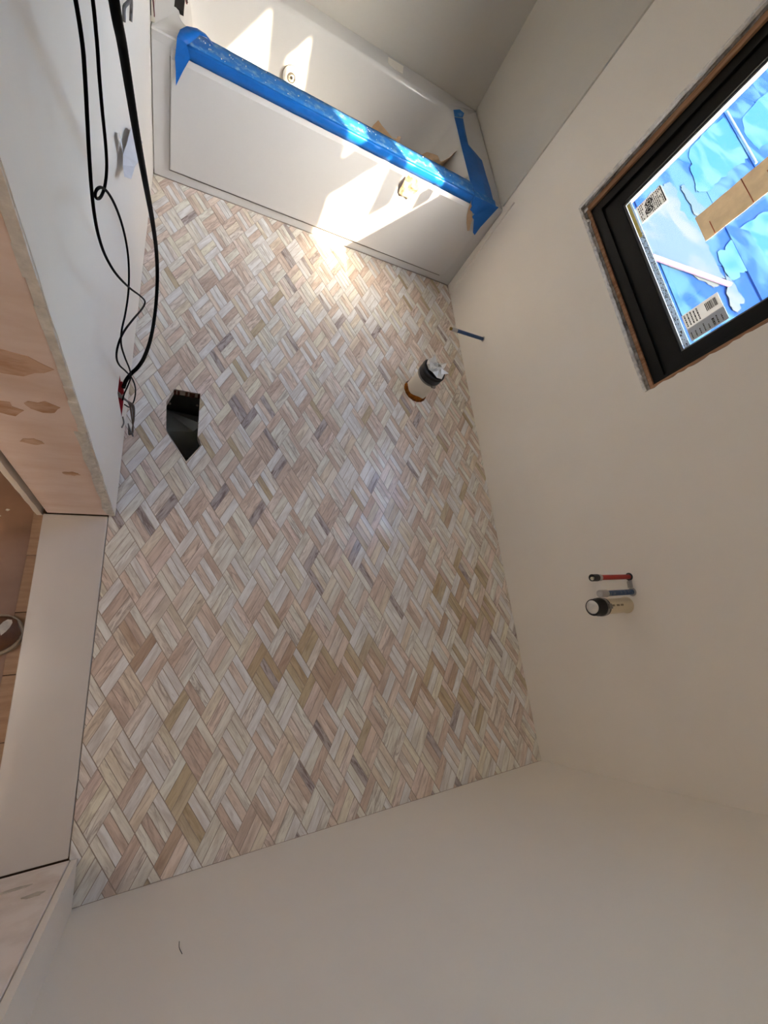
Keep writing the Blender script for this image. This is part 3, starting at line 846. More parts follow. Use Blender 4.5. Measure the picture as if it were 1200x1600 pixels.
# left end: the tape's folded tail hangs over the corner
t = thing('masking_tape', 'folded blue tape tail hanging over the left front corner of the tub', 'tape', (0.1, L, RZ), 'blue tape on the tub')
mb = MB()
A, B, Cq, D_ = (0.079, L - 0.010, RZ + 0.012), (0.120, L - 0.012, RZ - 0.026), (0.0785, L - 0.024, 0.356), (0.074, L - 0.016, 0.43)
mb.add([A, (0.108, L - 0.013, RZ + 0.006), B, (0.099, L - 0.020, 0.405), Cq, (0.0775, L - 0.023, 0.395), D_], [(0, 1, 2, 3, 6), (6, 3, 4, 5)])
mb.build('hanging_tail', 'tape', t, solid=0.0008)
mb = MB()
ridge = [((0.079, L - 0.010, RZ + 0.012), (0.108, L - 0.013, RZ + 0.006)), ((0.086, L + 0.02, RZ + 0.020), (0.116, L - 0.004, RZ + 0.008)), ((0.105, L + 0.045, RZ + 0.026), (0.128, L + 0.018, RZ + 0.012)),
         ((0.135, L + 0.062, RZ + 0.027), (0.145, L + 0.040, RZ + 0.024)), ((0.162, L + 0.072, RZ + 0.020), (0.166, L + 0.055, RZ + 0.020)), ((0.186, L + 0.082, RZ + 0.002), (0.190, L + 0.066, RZ + 0.002))]
for i, (a, b) in enumerate(ridge):
    mb.add([a, b], [])
    if i: mb.f.append((2*i-2, 2*i-1, 2*i+1, 2*i))
mb.build('raised_fold', 'tape', t, solid=0.0008, smooth=True)
# right deck strip
t = thing('masking_tape', 'blue tape strip with a torn edge along the right deck of the tub', 'tape', (1.39, 2.8, RZ), 'blue tape on the tub')
lft = [(1.333, 2.500), (1.332, 2.60), (1.331, 2.68), (1.330, 2.78), (1.330, 2.88), (1.331, 2.97), (1.330, 3.05)]
rgt = [(1.456, 2.500), (1.462, 2.60), (1.463, 2.69), (1.452, 2.80), (1.384, 2.87), (1.383, 2.97), (1.388, 3.085)]
mb = MB()
for i, (a, b) in enumerate(zip(lft, rgt)):
    j = random.uniform(-0.006, 0.006)
    zz = 0.0022
    mid = ((a[0]+b[0])/2, (a[1]+b[1])/2)
    mb.add([(a[0], a[1], RZ + 0.0004), (mid[0] + 0.012*(1 if i > 3 else 1.6), mid[1], RZ + 0.004 + 0.003*(i % 2)), (b[0] + j, b[1], RZ + zz)], [])
    if i: o = 3*i; mb.f += [(o-3, o-2, o+1, o), (o-2, o-1, o+2, o+1)]
mb.build('strip', 'tape', t, solid=0.0006)
mb = MB(); mb.add([(1.330, 3.05, RZ + .003), (1.388, 3.085, RZ + .004), (1.392, 3.10, RZ + .018), (1.360, 3.102, RZ + .02), (1.322, 3.082, RZ + .012)], [(0, 1, 2, 3, 4)])
mb.build('curled_end', 'tape_back', t, solid=0.0006)
# right end: torn triangle hanging over the front
t = thing('masking_tape', 'torn triangular blue tape end hanging down the right front corner of the tub', 'tape', (1.4, L, RZ), 'blue tape on the tub')
yy = L - 0.0085
def fy(z): return yy - 0.0125*min(1, max(0, (RZ - 0.034 - z)/0.016)) - 0.008*max(0, (RZ - 0.06 - z)/0.08)
mb = MB()
P = [(1.336, RZ - 0.033), (1.352, RZ - 0.038), (1.348, RZ - 0.052), (1.366, RZ - 0.056), (1.372, RZ - 0.060), (1.383, RZ - 0.060), (1.380, RZ - 0.075), (1.396, RZ - 0.082), (1.432, RZ - 0.135), (1.449, RZ - 0.142), (1.452, RZ - 0.10), (1.482, RZ + 0.008), (1.466, RZ + 0.006), (1.40, RZ + 0.004), (1.337, RZ + 0.003)]
mb.add([(x, fy(z), z) for x, z in P], [(0, 1, 14), (1, 2, 3, 13, 14), (3, 4, 5, 12, 13), (5, 6, 7, 11, 12), (7, 8, 10, 11), (8, 9, 10)])
mb.build('flap', 'tape', t, solid=0.0008)
mb = MB(); mb.add([(1.337, yy, RZ + .003), (1.466, yy, RZ + .006), (1.470, L + .035, RZ + .004), (1.340, L + .035, RZ + .0045)], [(0, 1, 2, 3)])
mb.build('top_fold', 'tape_back', t, solid=0.0008)
P = [(1.335, RZ - 0.02), (1.352, RZ - 0.03), (1.362, RZ - 0.055), (1.372, RZ - 0.066), (1.388, RZ - 0.08), (1.392, RZ - 0.093), (1.410, RZ - 0.135), (1.400, RZ - 0.14), (1.372, RZ - 0.11), (1.352, RZ - 0.08), (1.338, RZ - 0.05)]
mb = MB(); mb.add([(x, fy(z) + 0.0022, z) for x, z in P], [(0, 1, 2, 9, 10), (2, 3, 4, 8, 9), (4, 5, 6, 7, 8)])
o = mb.build('torn_paper', 'kraft', t, solid=0.0006); o['label'] = 'tan torn paper under the tape end'

# crumpled kraft paper
def crumple(origin, u, v, w, h, amp, seed, nu=10, nv=8, fold=0.0):
    u, v = Vector(u), Vector(v); nrm = u.cross(v).normalized(); mb = MB()
    rnd = random.Random(seed)
    for j in range(nv + 1):
        for i in range(nu + 1):
            a, b = i/nu, j/nv
            wob = 0.12*noise.noise(Vector((b*4 + seed, 0, a*3)))
            d = amp*noise.noise(Vector((a*3.1 + seed, b*3.3, seed*.7))) + amp*0.5*abs(noise.noise(Vector((a*8 + seed, b*8, 3)))) + fold*math.sin(a*math.pi)*(0.4 + b)
            mb.v.append(tuple(Vector(origin) + u*(w*(a - 0.5)*(1 + wob + 0.3*math.sin(b*3))) + v*(h*(b + 0.10*noise.noise(Vector((a*3, seed, 1))))) + nrm*d))
    for j in range(nv):
        for i in range(nu): mb.f.append((j*(nu+1)+i, j*(nu+1)+i+1, (j+1)*(nu+1)+i+1, (j+1)*(nu+1)+i))
    return mb
crumple((1.00, 2.84, 0.10), (1, 0.1, -0.15), (-0.10, 0.03, 1), 0.13, 0.285, 0.035, 2, fold=0.05).build('kraft_paper', 'kraft', smooth=False, solid=0.0005)
tag(bpy.data.objects['kraft_paper'], 'crumpled brown paper standing in the tub, the smaller of the two', 'paper', 'brown paper in the tub')
o = crumple((1.12, 2.82, 0.10), (1, 0.1, 0.35), (0.42, 0.03, 1), 0.145, 0.315, 0.03, 7, fold=0.04).build('kraft_paper', 'kraft', smooth=False, solid=0.0005)
tag(o, 'folded brown paper sheet standing at the right end inside the tub', 'paper', 'brown paper in the tub')
o = crumple((1.022, L - 0.026, 0.352), (1, 0, 0), (0.05, 0.02, 1), 0.062, 0.085, 0.014, 5, 8, 7).build('paper_scrap', 'kraft', solid=0.0005)
tag(o, 'small crumpled tan paper hanging on the sunlit tub skirt under the blue tape', 'paper')

# ------------------------------------------------------------------ toilet drain and supply
t = thing('toilet_drain', 'upright white toilet drain pipe with a black rubber cap rising from the tiled floor', 'pipe', (PIPE[0], PIPE[1], 0))
mb = MB(); mb.lathe([(0.055, -0.10), (0.055, 0.150), (0.050, 0.150), (0.050, 0.10)], (PIPE[0], PIPE[1], 0), (0, 0, 1), 40); mb.build('pipe', 'pvc', t, smooth=True)
mb = MB(); mb.lathe([(0.0575, 0.132), (0.0590, 0.134), (0.0590, 0.158), (0.0605, 0.160), (0.0605, 0.166), (0.056, 0.171), (0.044, 0.172), (0.036, 0.166), (0.0, 0.166)], (PIPE[0], PIPE[1], 0), (0, 0, 1), 40)
cap = mb.build('rubber_cap', 'rubber', t, smooth=True)
mb = MB(); mb.lathe([(0.0555, 0.122), (0.0590, 0.1225), (0.0590, 0.1318), (0.0555, 0.132)], (PIPE[0], PIPE[1], 0), (0, 0, 1), 40); mb.build('clamp_band', 'clamp', t, smooth=True)
mb = MB(); mb.box((PIPE[0] + 0.002, PIPE[1] - 0.066, 0.122), (PIPE[0] + 0.022, PIPE[1] - 0.056, 0.132)); mb.build('clamp_screw', 'clamp', t, bevel=0.001)
mb = MB(); rnd = random.Random(4)
pts = []
for k in range(11):
    a = 2*math.pi*k/11; r = 0.052*rnd.uniform(0.74, 1.16)
    pts.append((PIPE[0] + 0.006 + r*math.cos(a), PIPE[1] + 0.004 + r*math.sin(a), 0.171 + rnd.uniform(0, 0.012)))
ins = [(PIPE[0] + 0.006 + 0.022*math.cos(2*math.pi*k/11 + .2)*rnd.uniform(.7, 1.3), PIPE[1] + 0.004 + 0.022*math.sin(2*math.pi*k/11 + .2), 0.172 + rnd.uniform(0.0, 0.022)) for k in range(11)]
mb.add(pts + ins + [(PIPE[0] + 0.006, PIPE[1], 0.186)], [(k, (k+1) % 11, 11 + (k+1) % 11, 11 + k) for k in range(11)] + [(11 + k, 11 + (k+1) % 11, 22) for k in range(11)])
for (a, l, h) in ((0.5, 0.030, 0.022), (-0.35, 0.034, 0.012), (1.9, 0.026, 0.030), (2.9, 0.018, 0.020)):       # stiff folded corners
    c_, s_ = math.cos(a), math.sin(a); bx, by = PIPE[0] + 0.006 + 0.030*c_, PIPE[1] + 0.004 + 0.030*s_
    mb.add([(bx - 0.02*s_, by + 0.02*c_, 0.176), (bx + 0.02*s_, by - 0.02*c_, 0.178), (bx + l*c_, by + l*s_, 0.176 + h), (bx - 0.012*c_, by - 0.012*s_, 0.186 + h*.4)], [(0, 1, 2), (0, 2, 3), (1, 3, 2)])
mb.build('foil_tape', 'foil', cap, solid=0.0006)
mb = MB()
for k in range(22):
    a = math.pi*0.80 + math.pi*1.05*k/21
    for q, (dr, z) in enumerate(((0.0552, 0.026 + 0.006*math.sin(k*.6)), (0.0588 + 0.0012*math.sin(k*1.1), 0.010), (0.0625, -0.004))):
        mb.v.append((PIPE[0] + dr*math.cos(a), PIPE[1] + dr*math.sin(a), z*(math.sin(math.pi*(k+.5)/22)**.5)))
for k in range(21):
    for q in range(2): mb.f.append((3*k+q, 3*k+q+1, 3*k+q+4, 3*k+q+3))
mb.build('orange_foam', 'foam', t, smooth=True, solid=0.001)

def stub(name, label, at, length, r, m, cat='pipe', droop=0.0, group=None):
    t = thing(name, label, cat, at, group)
    x, y, z = at
    path = [(W + 0.03, y, z), (x - length*0.5, y, z - droop*0.4), (x - length + 0.03, y, z - droop)]
    mb = MB(); mb.tube(spline(path, 5), r, 14); mb.build('pipe', m, t, smooth=True)
    mb = MB(); mb.lathe([(r + 0.004, 0), (r + 0.005, 0.001), (r + 0.003, 0.0025), (r, 0.003)], (W - 0.0002, y, z), (-1, 0, 0), 20); mb.build('wall_collar', 'grey_plastic' if m != 'pex_red' else 'rubber', t, smooth=True)
    return t
t = stub('supply_pipe', 'dark blue water pipe sticking out low on the wall beside the toilet drain', (W, 1.946, 0.172), 0.20, 0.0085, 'pex_blue')
mb = MB(); mb.lathe([(0.0085, 0), (0.0095, 0.001), (0.0095, 0.026), (0.007, 0.027), (0.007, 0.034)], (W - 0.168, 1.946, 0.172), (-1, 0, 0), 18); mb.build('clear_sleeve', 'grey_plastic', t, smooth=True)
mb = MB(); mb.lathe([(0.0068, 0), (0.0078, 0.002), (0.0078, 0.010), (0.004, 0.011), (0.004, 0.006), (0, 0.006)], (W - 0.199, 1.946, 0.172), (-1, 0, 0), 18); mb.build('brass_end', 'brass', t, smooth=True)

t = stub('supply_pipe', 'red water pipe, the uppermost of the three stubs on the right wall', (W, 0.636, 0.565), 0.192, 0.0082, 'pex_red', group='vanity supply pipes')
mb = MB(); mb.lathe([(0.0082, 0), (0.0105, 0.001), (0.0105, 0.016), (0.0078, 0.017)], (W - 0.150, 0.636, 0.565), (-1, 0, 0), 18); mb.build('crimp_ring', 'grey_plastic', t, smooth=True)
mb = MB(); mb.lathe([(0.0085, 0), (0.0112, 0.001), (0.0112, 0.028), (0.0085, 0.028), (0.0085, 0.006), (0, 0.006)], (W - 0.164, 0.636, 0.565), (-1, 0, 0), 20); mb.build('open_cap', 'rubber', t, smooth=True)
mb = MB(); mb.lathe([(0.0055, 0), (0.0055, 0.018), (0.0, 0.018)], (W - 0.171, 0.634, 0.562), (-1, 0, 0), 14); mb.build('white_plug', 'pvc', t, smooth=True)
t = stub('supply_pipe', 'scuffed blue water pipe between the red pipe and the cream drain stub', (W, 0.586, 0.561), 0.165, 0.0090, 'pex_blue_worn', group='vanity supply pipes')
mb = MB(); mb.lathe([(0.009, 0), (0.0115, 0.002), (0.0115, 0.034), (0.008, 0.037), (0.003, 0.038), (0.0, 0.037)], (W - 0.134, 0.586, 0.561), (-1, 0, 0), 20); mb.build('crimped_end', 'grey_plastic', t, smooth=True)
# grey bend support between the two supply pipes
mb = MB(); mb.prism([(0.600, 0.556), (0.622, 0.558), (0.624, 0.572), (0.600, 0.569)], W - 0.012, W - 0.0005, 'x'); o = mb.build('pipe_bracket', 'grey_plastic', bevel=0.002)
tag(o, 'small grey plastic bracket on the wall between red and blue pipes', 'bracket')

dz, dy = 0.527, 0.548
t = thing('vanity_drain', 'cream drain stub with a silver capped end, lowest of the wall pipes', 'pipe', (W, dy, dz))
mb = MB(); mb.lathe([(0.0245, -0.03), (0.0245, 0.150), (0.020, 0.150), (0.020, 0.10)], (W, dy, dz), (-1, 0, 0), 30); mb.build('pipe', 'pvc_cream', t, smooth=True)
mb = MB()
for k in range(12):
    if k in (3, 7, 8): continue
    mb.box((W - 0.055 - k*0.005, dy - 0.003, dz + 0.0243), (W - 0.0525 - k*0.005, dy + 0.003, dz + 0.0252))
mb.build('printed_line', 'ink', t)['kind'] = 'stuff'
mb = MB(); mb.lathe([(0.0246, 0.118), (0.0285, 0.120), (0.0285, 0.150), (0.0265, 0.153), (0.0265, 0.168), (0.0255, 0.172), (0.021, 0.172), (0.020, 0.168), (0.0, 0.168)], (W, dy, dz), (-1, 0, 0), 30)
cap = mb.build('end_cap', 'rubber', t, smooth=True)
mb = MB(); mb.lathe([(0.0288, 0.126), (0.0298, 0.127), (0.0298, 0.136), (0.0288, 0.137)], (W, dy, dz), (-1, 0, 0), 30); mb.build('clamp_band', 'clamp', t, smooth=True)
mb = MB(); mb.box((W - 0.138, dy - 0.01, dz + 0.028), (W - 0.124, dy + 0.006, dz + 0.036)); mb.build('clamp_screw', 'clamp', t, bevel=0.0012)
mb = MB(); mb.lathe([(0.0215, 0.171), (0.018, 0.1745), (0.0, 0.176)], (W, dy + 0.002, dz - 0.001), (-1, 0, 0), 24); mb.build('foil_disc', 'foil', cap, smooth=True)
mb = MB(); mb.lathe([(0.0245, -0.001), (0.0275, 0.0), (0.0268, 0.0012), (0.0246, 0.002)], (W - 0.0005, dy, dz), (-1, 0, 0), 24); mb.build('caulk_ring', 'pvc_cream', t, smooth=True)

# ------------------------------------------------------------------ floor duct
t = thing('floor_duct', 'dark steel duct boot down in the ragged hole in the tiled floor', 'duct', (0.17, 1.3, -0.2))
d0, d1, e0, e1, zb = 0.098, 0.222, 1.150, 1.452, -0.19
mb = MB()
mb.v += [(d0, e0, -0.035), (d1 + .012, e0, -0.035), (d1 + .012, e1, -0.035), (d0, e1, -0.035), (d0, e0, zb), (d1 + .012, e0, zb), (d1 + .012, e1, zb), (d0, e1, zb)]
mb.f += [(4, 5, 6, 7), (0, 1, 5, 4), (1, 2, 6, 5), (2, 3, 7, 6), (3, 0, 4, 7)]
mb.build('boot', 'duct', t, recalc=False)
mb = MB()
mb.add([(d0, 1.300, -0.062), (d1 + .01, 1.345, -0.05), (d1 + .01, 1.44, -0.16), (d0, 1.44, -0.14), (d0 + 0.02, 1.24, -0.15), (d1, 1.26, -0.16), (d1 - 0.02, 1.32, -0.07)], [(0, 6, 1, 2, 3), (0, 4, 5, 6), (6, 5, 1)])
mb.build('damper_plate', 'damper', t, solid=0.001)
for (x, y) in ((0.122, 1.40), (0.212, 1.41), (0.19, 1.205), (0.17, 1.195)):
    mb = MB(); mb.lathe([(0.004, 0), (0.004, 0.002), (0.0, 0.003)], (x, y, -0.0345 if y > 1.3 else -0.12), (0, 0, 1), 10); mb.build('screw', 'clamp', t)
mb = MB()
ex = jag((0.110, 1.4415), (0.236, 1.4415), 16, 0.0025)
mb.prism(ccw(ex + [(0.236, 1.462), (0.110, 1.462)]), -0.034, -0.0065)
mb.box((0.2200, 1.262, -0.034), (0.236, 1.4415, -0.0065))
mb.prism(ccw([(0.2185, 1.262), (0.231, 1.232), (0.240, 1.24), (0.236, 1.262)]), -0.034, -0.0065)
o = mb.build('subfloor_edge', 'subfloor', floor); o['label'] = 'rough reddish plywood edge round the floor hole'

# ------------------------------------------------------------------ electrical box and cables on the left wall
t = thing('electrical_box', 'red electrical box set into the left wall near the floor', 'box', (-0.03, 1.27, BZ0))
m_ = 0.0006
mb = MB()
b0, b1, c0, c1, xx = BY0 + m_, BY1 - m_, BZ0 + m_, BZ1 - m_, -0.058
mb.v += [(-0.0006, b0, c0), (-0.0006, b1, c0), (-0.0006, b1, c1), (-0.0006, b0, c1), (xx, b0, c0), (xx, b1, c0), (xx, b1, c1), (xx, b0, c1)]
mb.f += [(4, 7, 6, 5), (0, 1, 5, 4), (1, 2, 6, 5), (2, 3, 7, 6), (3, 0, 4, 7)]
mb.build('box_shell', 'red_box', t, solid=0.001)
mb = MB(); mb.box((-0.004, b1 - 0.002, 0.14), (0.004, b1 + 0.003, 0.20)); mb.build('ear', 'red_box', t, bevel=0.001)

def cable(label, pts, r, name='black_cable', extra=None):
    t = thing(name, label, 'cable', pts[-1], 'black cables on the left wall')
    P = spline(smooth_path(pts, 1), 7)
    mb = MB(); mb.tube(P, r, 10); mb.build('jacket', 'cable', t, smooth=True)
    return t
up = [(0.0065, 0.86, 2.20), (0.012, 0.862, 2.10), (0.05, 0.88, 1.85), (0.07, 0.96, 1.55), (0.077, 1.06, 1.25)]
thick = [(0.078, 1.126, 1.111), (0.078, 1.162, 1.066), (0.077, 1.208, 0.994), (0.076, 1.266, 0.906), (0.074, 1.375, 0.764), (0.072, 1.528, 0.566), (0.069, 1.675, 0.35), (0.067, 1.731, 0.202), (0.066, 1.647, 0.148), (0.062, 1.532, 0.127), (0.051, 1.394, 0.203), (0.04, 1.346, 0.21), (0.02, 1.354, 0.183), (0.0075, 1.31, 0.188), (0.0065, 1.288, 0.192)]
tt = thing('black_cable', 'thick black cable hanging in front of the left wall, looping into the red box', 'cable', thick[-1], 'black cables on the left wall')
P = spline(up + smooth_path(thick, 1), 7)
mb = MB(); mb.tube(P, 0.0052, 14); mb.build('jacket', 'cable', tt, smooth=True)
c1p = [(0.004, 0.90, 2.20), (0.012, 0.905, 2.09), (0.045, 0.95, 1.6), (0.05, 1.05, 1.25), (0.05, 1.106, 1.106), (0.05, 1.106, 1.078), (0.05, 1.101, 1.054), (0.049, 1.085, 1.022), (0.047, 1.077, 0.986), (0.045, 1.07, 0.944), (0.044, 1.068, 0.911), (0.044, 1.077, 0.87), (0.045, 1.09, 0.834), (0.05, 1.124, 0.768), (0.055, 1.203, 0.665), (0.06, 1.336, 0.512), (0.062, 1.439, 0.388), (0.06, 1.383, 0.426), (0.052, 1.223, 0.551), (0.045, 1.159, 0.592), (0.037, 1.129, 0.582), (0.03, 1.129, 0.539), (0.026, 1.168, 0.46), (0.026, 1.232, 0.358), (0.028, 1.324, 0.196), (0.026, 1.384, 0.052), (0.020, 1.359, 0.012), (0.012, 1.300, 0.045), (0.005, 1.278, 0.115)]
cable('thin black cable nearest the doorway, hanging straight and then zigzagging down to the red box', c1p, 0.0020)
c2p = [(0.004, 0.94, 2.20), (0.012, 0.945, 2.09), (0.05, 1.0, 1.6), (0.055, 1.12, 1.22), (0.055, 1.165, 1.085), (0.055, 1.156, 1.063), (0.055, 1.146, 1.029), (0.053, 1.151, 0.986), (0.05, 1.171, 0.936), (0.048, 1.177, 0.906), (0.045, 1.161, 0.884), (0.043, 1.133, 0.89), (0.041, 1.113, 0.9), (0.04, 1.107, 0.911), (0.042, 1.115, 0.916), (0.045, 1.133, 0.908), (0.047, 1.163, 0.882), (0.048, 1.205, 0.829), (0.048, 1.251, 0.765), (0.048, 1.28, 0.702), (0.048, 1.294, 0.654), (0.048, 1.281, 0.619), (0.047, 1.257, 0.591), (0.045, 1.216, 0.579), (0.04, 1.158, 0.583), (0.037, 1.157, 0.557), (0.036, 1.194, 0.456), (0.033, 1.259, 0.326), (0.03, 1.304, 0.232), (0.022, 1.268, 0.235), (0.010, 1.262, 0.2), (0.004, 1.265, 0.16)]
cable('thin black cable with a small round loop halfway down, between the other two cables', c2p, 0.0019)
# stripped wire ends bunched at the box
t = thing('wire_bundle', 'twisted bundle of bare wire ends hanging out of the red box', 'wire', (0.005, 1.27, 0.1))
for k in range(5):
    r = random.Random(k)
    p = [(-0.01, 1.27 + .004*k, 0.17), (0.010, 1.272 + .003*k, 0.15 - .004*k), (0.016 + .003*k, 1.285, 0.105), (0.020 + .002*k, 1.262 + .01*r.random(), 0.060), (0.022 + .004*r.random(), 1.236 + .012*r.random(), 0.030 + .01*r.random()), (0.014 + .006*k*.5, 1.222 + .01*r.random(), 0.015 + .012*r.random()), (0.012, 1.25, 0.028 + .006*k)]
    mb = MB(); mb.tube(spline(p, 5), 0.0016, 6); mb.build('strand', 'copper' if k % 2 else 'grey_wire', t, smooth=True)
# pale ground strap at the box's lower corner
mb = MB(); mb.tube(spline([(0.0025, 1.240, 0.108), (0.006, 1.225, 0.098), (0.003, 1.205, 0.103)], 4), 0.002, 6)
tag(mb.build('ground_wire', 'grey_wire', smooth=True), 'short pale wire at the lower corner of the red box', 'wire')
# white crumpled paper stuck on the wall beside the thick cable
t = thing('paper_scrap', 'crumpled white paper scrap taped to the left wall beside the thick cable', 'paper', (0.005, 1.75, 0.56))
g = [[(1.88, .515), (1.90, .485), (1.885, .470)], [(1.76, .600), (1.86, .50), (1.83, .470)], [(1.67, .618), (1.77, .53), (1.78, .485)], [(1.60, .640), (1.68, .577), (1.70, .54)], [(1.585, .625), (1.63, .60), (1.66, .565)], [(1.53, .640), (1.555, .622), (1.60, .592)]]
mb = MB()
for i, rw in enumerate(g):
    for k, (y, z) in enumerate(rw): mb.v.append((0.004 + (0.016 if k == 1 else 0.0) + 0.006*((i*3 + k*5) % 4)/3 + 0.002*i, y, z))
for i in range(5):
    for k in range(2): mb.f.append((3*i+k, 3*i+k+1, 3*i+k+4, 3*i+k+3))
mb.build('sheet', 'scrap', t, solid=0.0006)
mb = MB(); mb.add([(0.010, 1.575, .690), (0.004, 1.625, .665), (0.006, 1.640, .635), (0.012, 1.600, .640)], [(0, 1, 2, 3)]); mb.build('folded_corner', 'scrap', t, solid=0.0006)
# forked grey wire stub high on the left wall
t = thing('wire_stub', 'grey wire stub with two bent prongs on the left wall above the paper scrap', 'wire', (0.0, 1.87, 0.80))
for k, (y, z) in enumerate(((1.826, 0.786), (1.945, 0.735))):
    mb = MB(); mb.tube(spline([(-0.004, 1.86 + .01*k, 0.815), (0.010, 1.862 + .012*k, 0.805 - .01*k), (0.012, 1.862 + .03*k, 0.785 - .01*k), (0.006, y, z), (0.004, y - .004, z - .022)], 5), 0.0034, 7); mb.build('prong', 'grey_wire', t, smooth=True)
# white wall plate with wires at the tub corner
t = thing('wall_plate', 'narrow white wall plate with loose wires at the left front corner of the tub', 'plate', (0.0, 2.50, 0.48))
mb = MB(); mb.box((0.0005, 2.497, 0.4755), (0.012, 2.506, 0.60)); mb.build('plate', 'pvc', t, bevel=0.001)
for k in range(2):
    mb = MB(); mb.tube(spline([(0.004, 2.496, 0.59), (0.006 + .003*k, 2.485, 0.56), (0.010 + .002*k, 2.488, 0.525 - .02*k), (0.012, 2.490, 0.50 - .006*k)], 5), 0.0016, 6); mb.build('lead', 'red_wire' if k else 'grey_wire', t, smooth=True)
mb = MB(); mb.box((0.0008, 2.4955, 0.49), (0.003, 2.4975, 0.59)); mb.build('slot', 'slot_dark', t)

# ------------------------------------------------------------------ doorway threshold, hall floor, shoe
mb = MB(); mb.box((-0.172, 0.102, -0.020), (-0.0185, 0.9535, 0.004)); o = mb.build('threshold', 'sill', bevel=0.002)
tag(o, 'white stone threshold slab lying across the doorway', 'threshold')
mb = MB(); mb.box((-2.0, -0.5, -0.06), (-0.172, 2.6, -0.024)); mb.box((-0.172, -0.5, -0.06), (-0.0175, YB, -0.0215)); hf = struct(mb.build('floor_hall', 'hall_base'))
for k in range(13):
    y0 = 0.682 - 0.155*5 + 0.155*k
    o_ = MB().box((-1.9, y0 + 0.001, -0.024), (-0.1725, y0 + 0.154, -0.016)).build('plank', 'plank', hf, bevel=0.001)
mb = MB()
NX, NY = 8, 24
for i in range(NX + 1):
    for j in range(NY + 1):
        x = -1.6 + (1.6 - 0.200)*i/NX; y = -0.3 + 2.6*j/NY
        mb.v.append((x + (0.003*math.sin(y*9) if i == NX else 0), y, -0.0150 + 0.0012*noise.noise(Vector((x*5, y*5, 0)))))
for i in range(NX):
    for j in range(NY): mb.f.append((i*(NY+1)+j, (i+1)*(NY+1)+j, (i+1)*(NY+1)+j+1, i*(NY+1)+j+1))
tag(mb.build('floor_paper', 'floor_paper', smooth=True, solid=0.0008), 'brown protective paper covering the hall floor beside the threshold', 'paper')
for k, (x, y, r) in enumerate(((-0.255, 0.966, 0.0045), (-0.268, 0.947, 0.003), (-0.195, 0.604, 0.003))):
    mb = MB(); rr = random.Random(k)
    mb.add([(x + r*rr.uniform(.6, 1.3)*math.cos(a), y + r*rr.uniform(.6, 1.3)*math.sin(a), -0.0143 if k < 2 else -0.0158) for a in (0, 1.1, 2.2, 3.5, 4.8)] + [(x, y, -0.0143 + r)], [(i, (i+1) % 5, 5) for i in range(5)] + [(4, 3, 2, 1, 0)])
    tag(mb.build('plaster_crumb', 'crumb'), ['white plaster crumb on the brown paper, the larger of two by the door jamb', 'tiny white plaster crumb on the brown paper, the smaller of two by the door jamb', 'white plaster crumb beside the brown shoe'][k], 'crumb', 'plaster crumbs on the hall floor')

# brown shoe in the hall, toe pointing at the threshold
t = thing('shoe', 'dusty brown leather shoe with a pale rubber sole, toe against the threshold', 'shoe', (-0.31, 0.60, -0.014))
sdir = Vector((0.93, 0.37, 0)).normalized(); ssid = Vector((-sdir.y, sdir.x, 0)); stoe = Vector((-0.1755, 0.645, -0.0135))
def shoe_ring(s, scale=1.0, dz=0.0):
    """half width of the shoe at distance s behind the toe tip"""
    w = 0.050*math.sqrt(max(0, 1 - (1 - min(s, 0.055)/0.055)**2.3)) if s < 0.055 else (0.050 - 0.016*min(1, max(0, (s-0.09)/0.06)) if s < 0.2 else 0.034 - 0.034*(1 - math.sqrt(max(0, 1 - ((s-0.2)/0.085)**2))))
    return w*scale
def shoe_pt(s, lat, z): return stoe - sdir*s + ssid*lat + Vector((0, 0, z))
ss = [0.0008, 0.004, 0.010, 0.02, 0.032, 0.048, 0.068, 0.09, 0.12, 0.15, 0.18, 0.21, 0.24, 0.262, 0.277, 0.284]
mb = MB()
for s in ss:
    w = shoe_ring(s) + 0.0005
    mb.v += [tuple(shoe_pt(s, a, z)) for a, z in ((-w, 0), (-w - .001, 0.010), (-w, 0.021), (w, 0.021), (w + .001, 0.010), (w, 0))]
for i in range(len(ss)-1):
    for k in range(6): mb.f.append((6*i+k, 6*i+(k+1) % 6, 6*i+6+(k+1) % 6, 6*i+6+k))
mb.f += [tuple(range(6)), tuple(range(6*(len(ss)-1), 6*len(ss)))]
mb.build('sole', 'sole', t, smooth=True)
def top_h(s): return 0.022 + (0.034*math.sin(min(1, (s+0.004)/0.05)*math.pi/2) if s < 0.09 else 0.034 + 0.055*min(1, (s-0.09)/0.08))
mb = MB(); NA = 12
us = [0.006, 0.008, 0.012, 0.02, 0.032, 0.048, 0.068, 0.09, 0.115, 0.14, 0.17, 0.20, 0.23, 0.258, 0.272, 0.279]
for s in us:
    w = max(0.003, shoe_ring(s) - 0.006); h = top_h(s)
    for k in range(NA):
        a = math.pi*k/(NA-1)
        mb.v.append(tuple(shoe_pt(s, w*math.copysign(abs(math.cos(a))**0.75, math.cos(a)), 0.019 + (h-0.019)*math.sin(a)**0.8)))
for i in range(len(us)-1):
    for k in range(NA-1):
        if us[i] >= 0.17 and us[i+1] <= 0.26 and 3 <= k <= 7: continue            # the opening for the foot
        mb.f.append((NA*i+k, NA*i+k+1, NA*i+NA+k+1, NA*i+NA+k))
mb.f += [tuple(range(NA)), tuple(range(NA*(len(us)-1), NA*len(us)))]
up_ = mb.build('upper', 'leather', t, smooth=True, solid=0.0016)
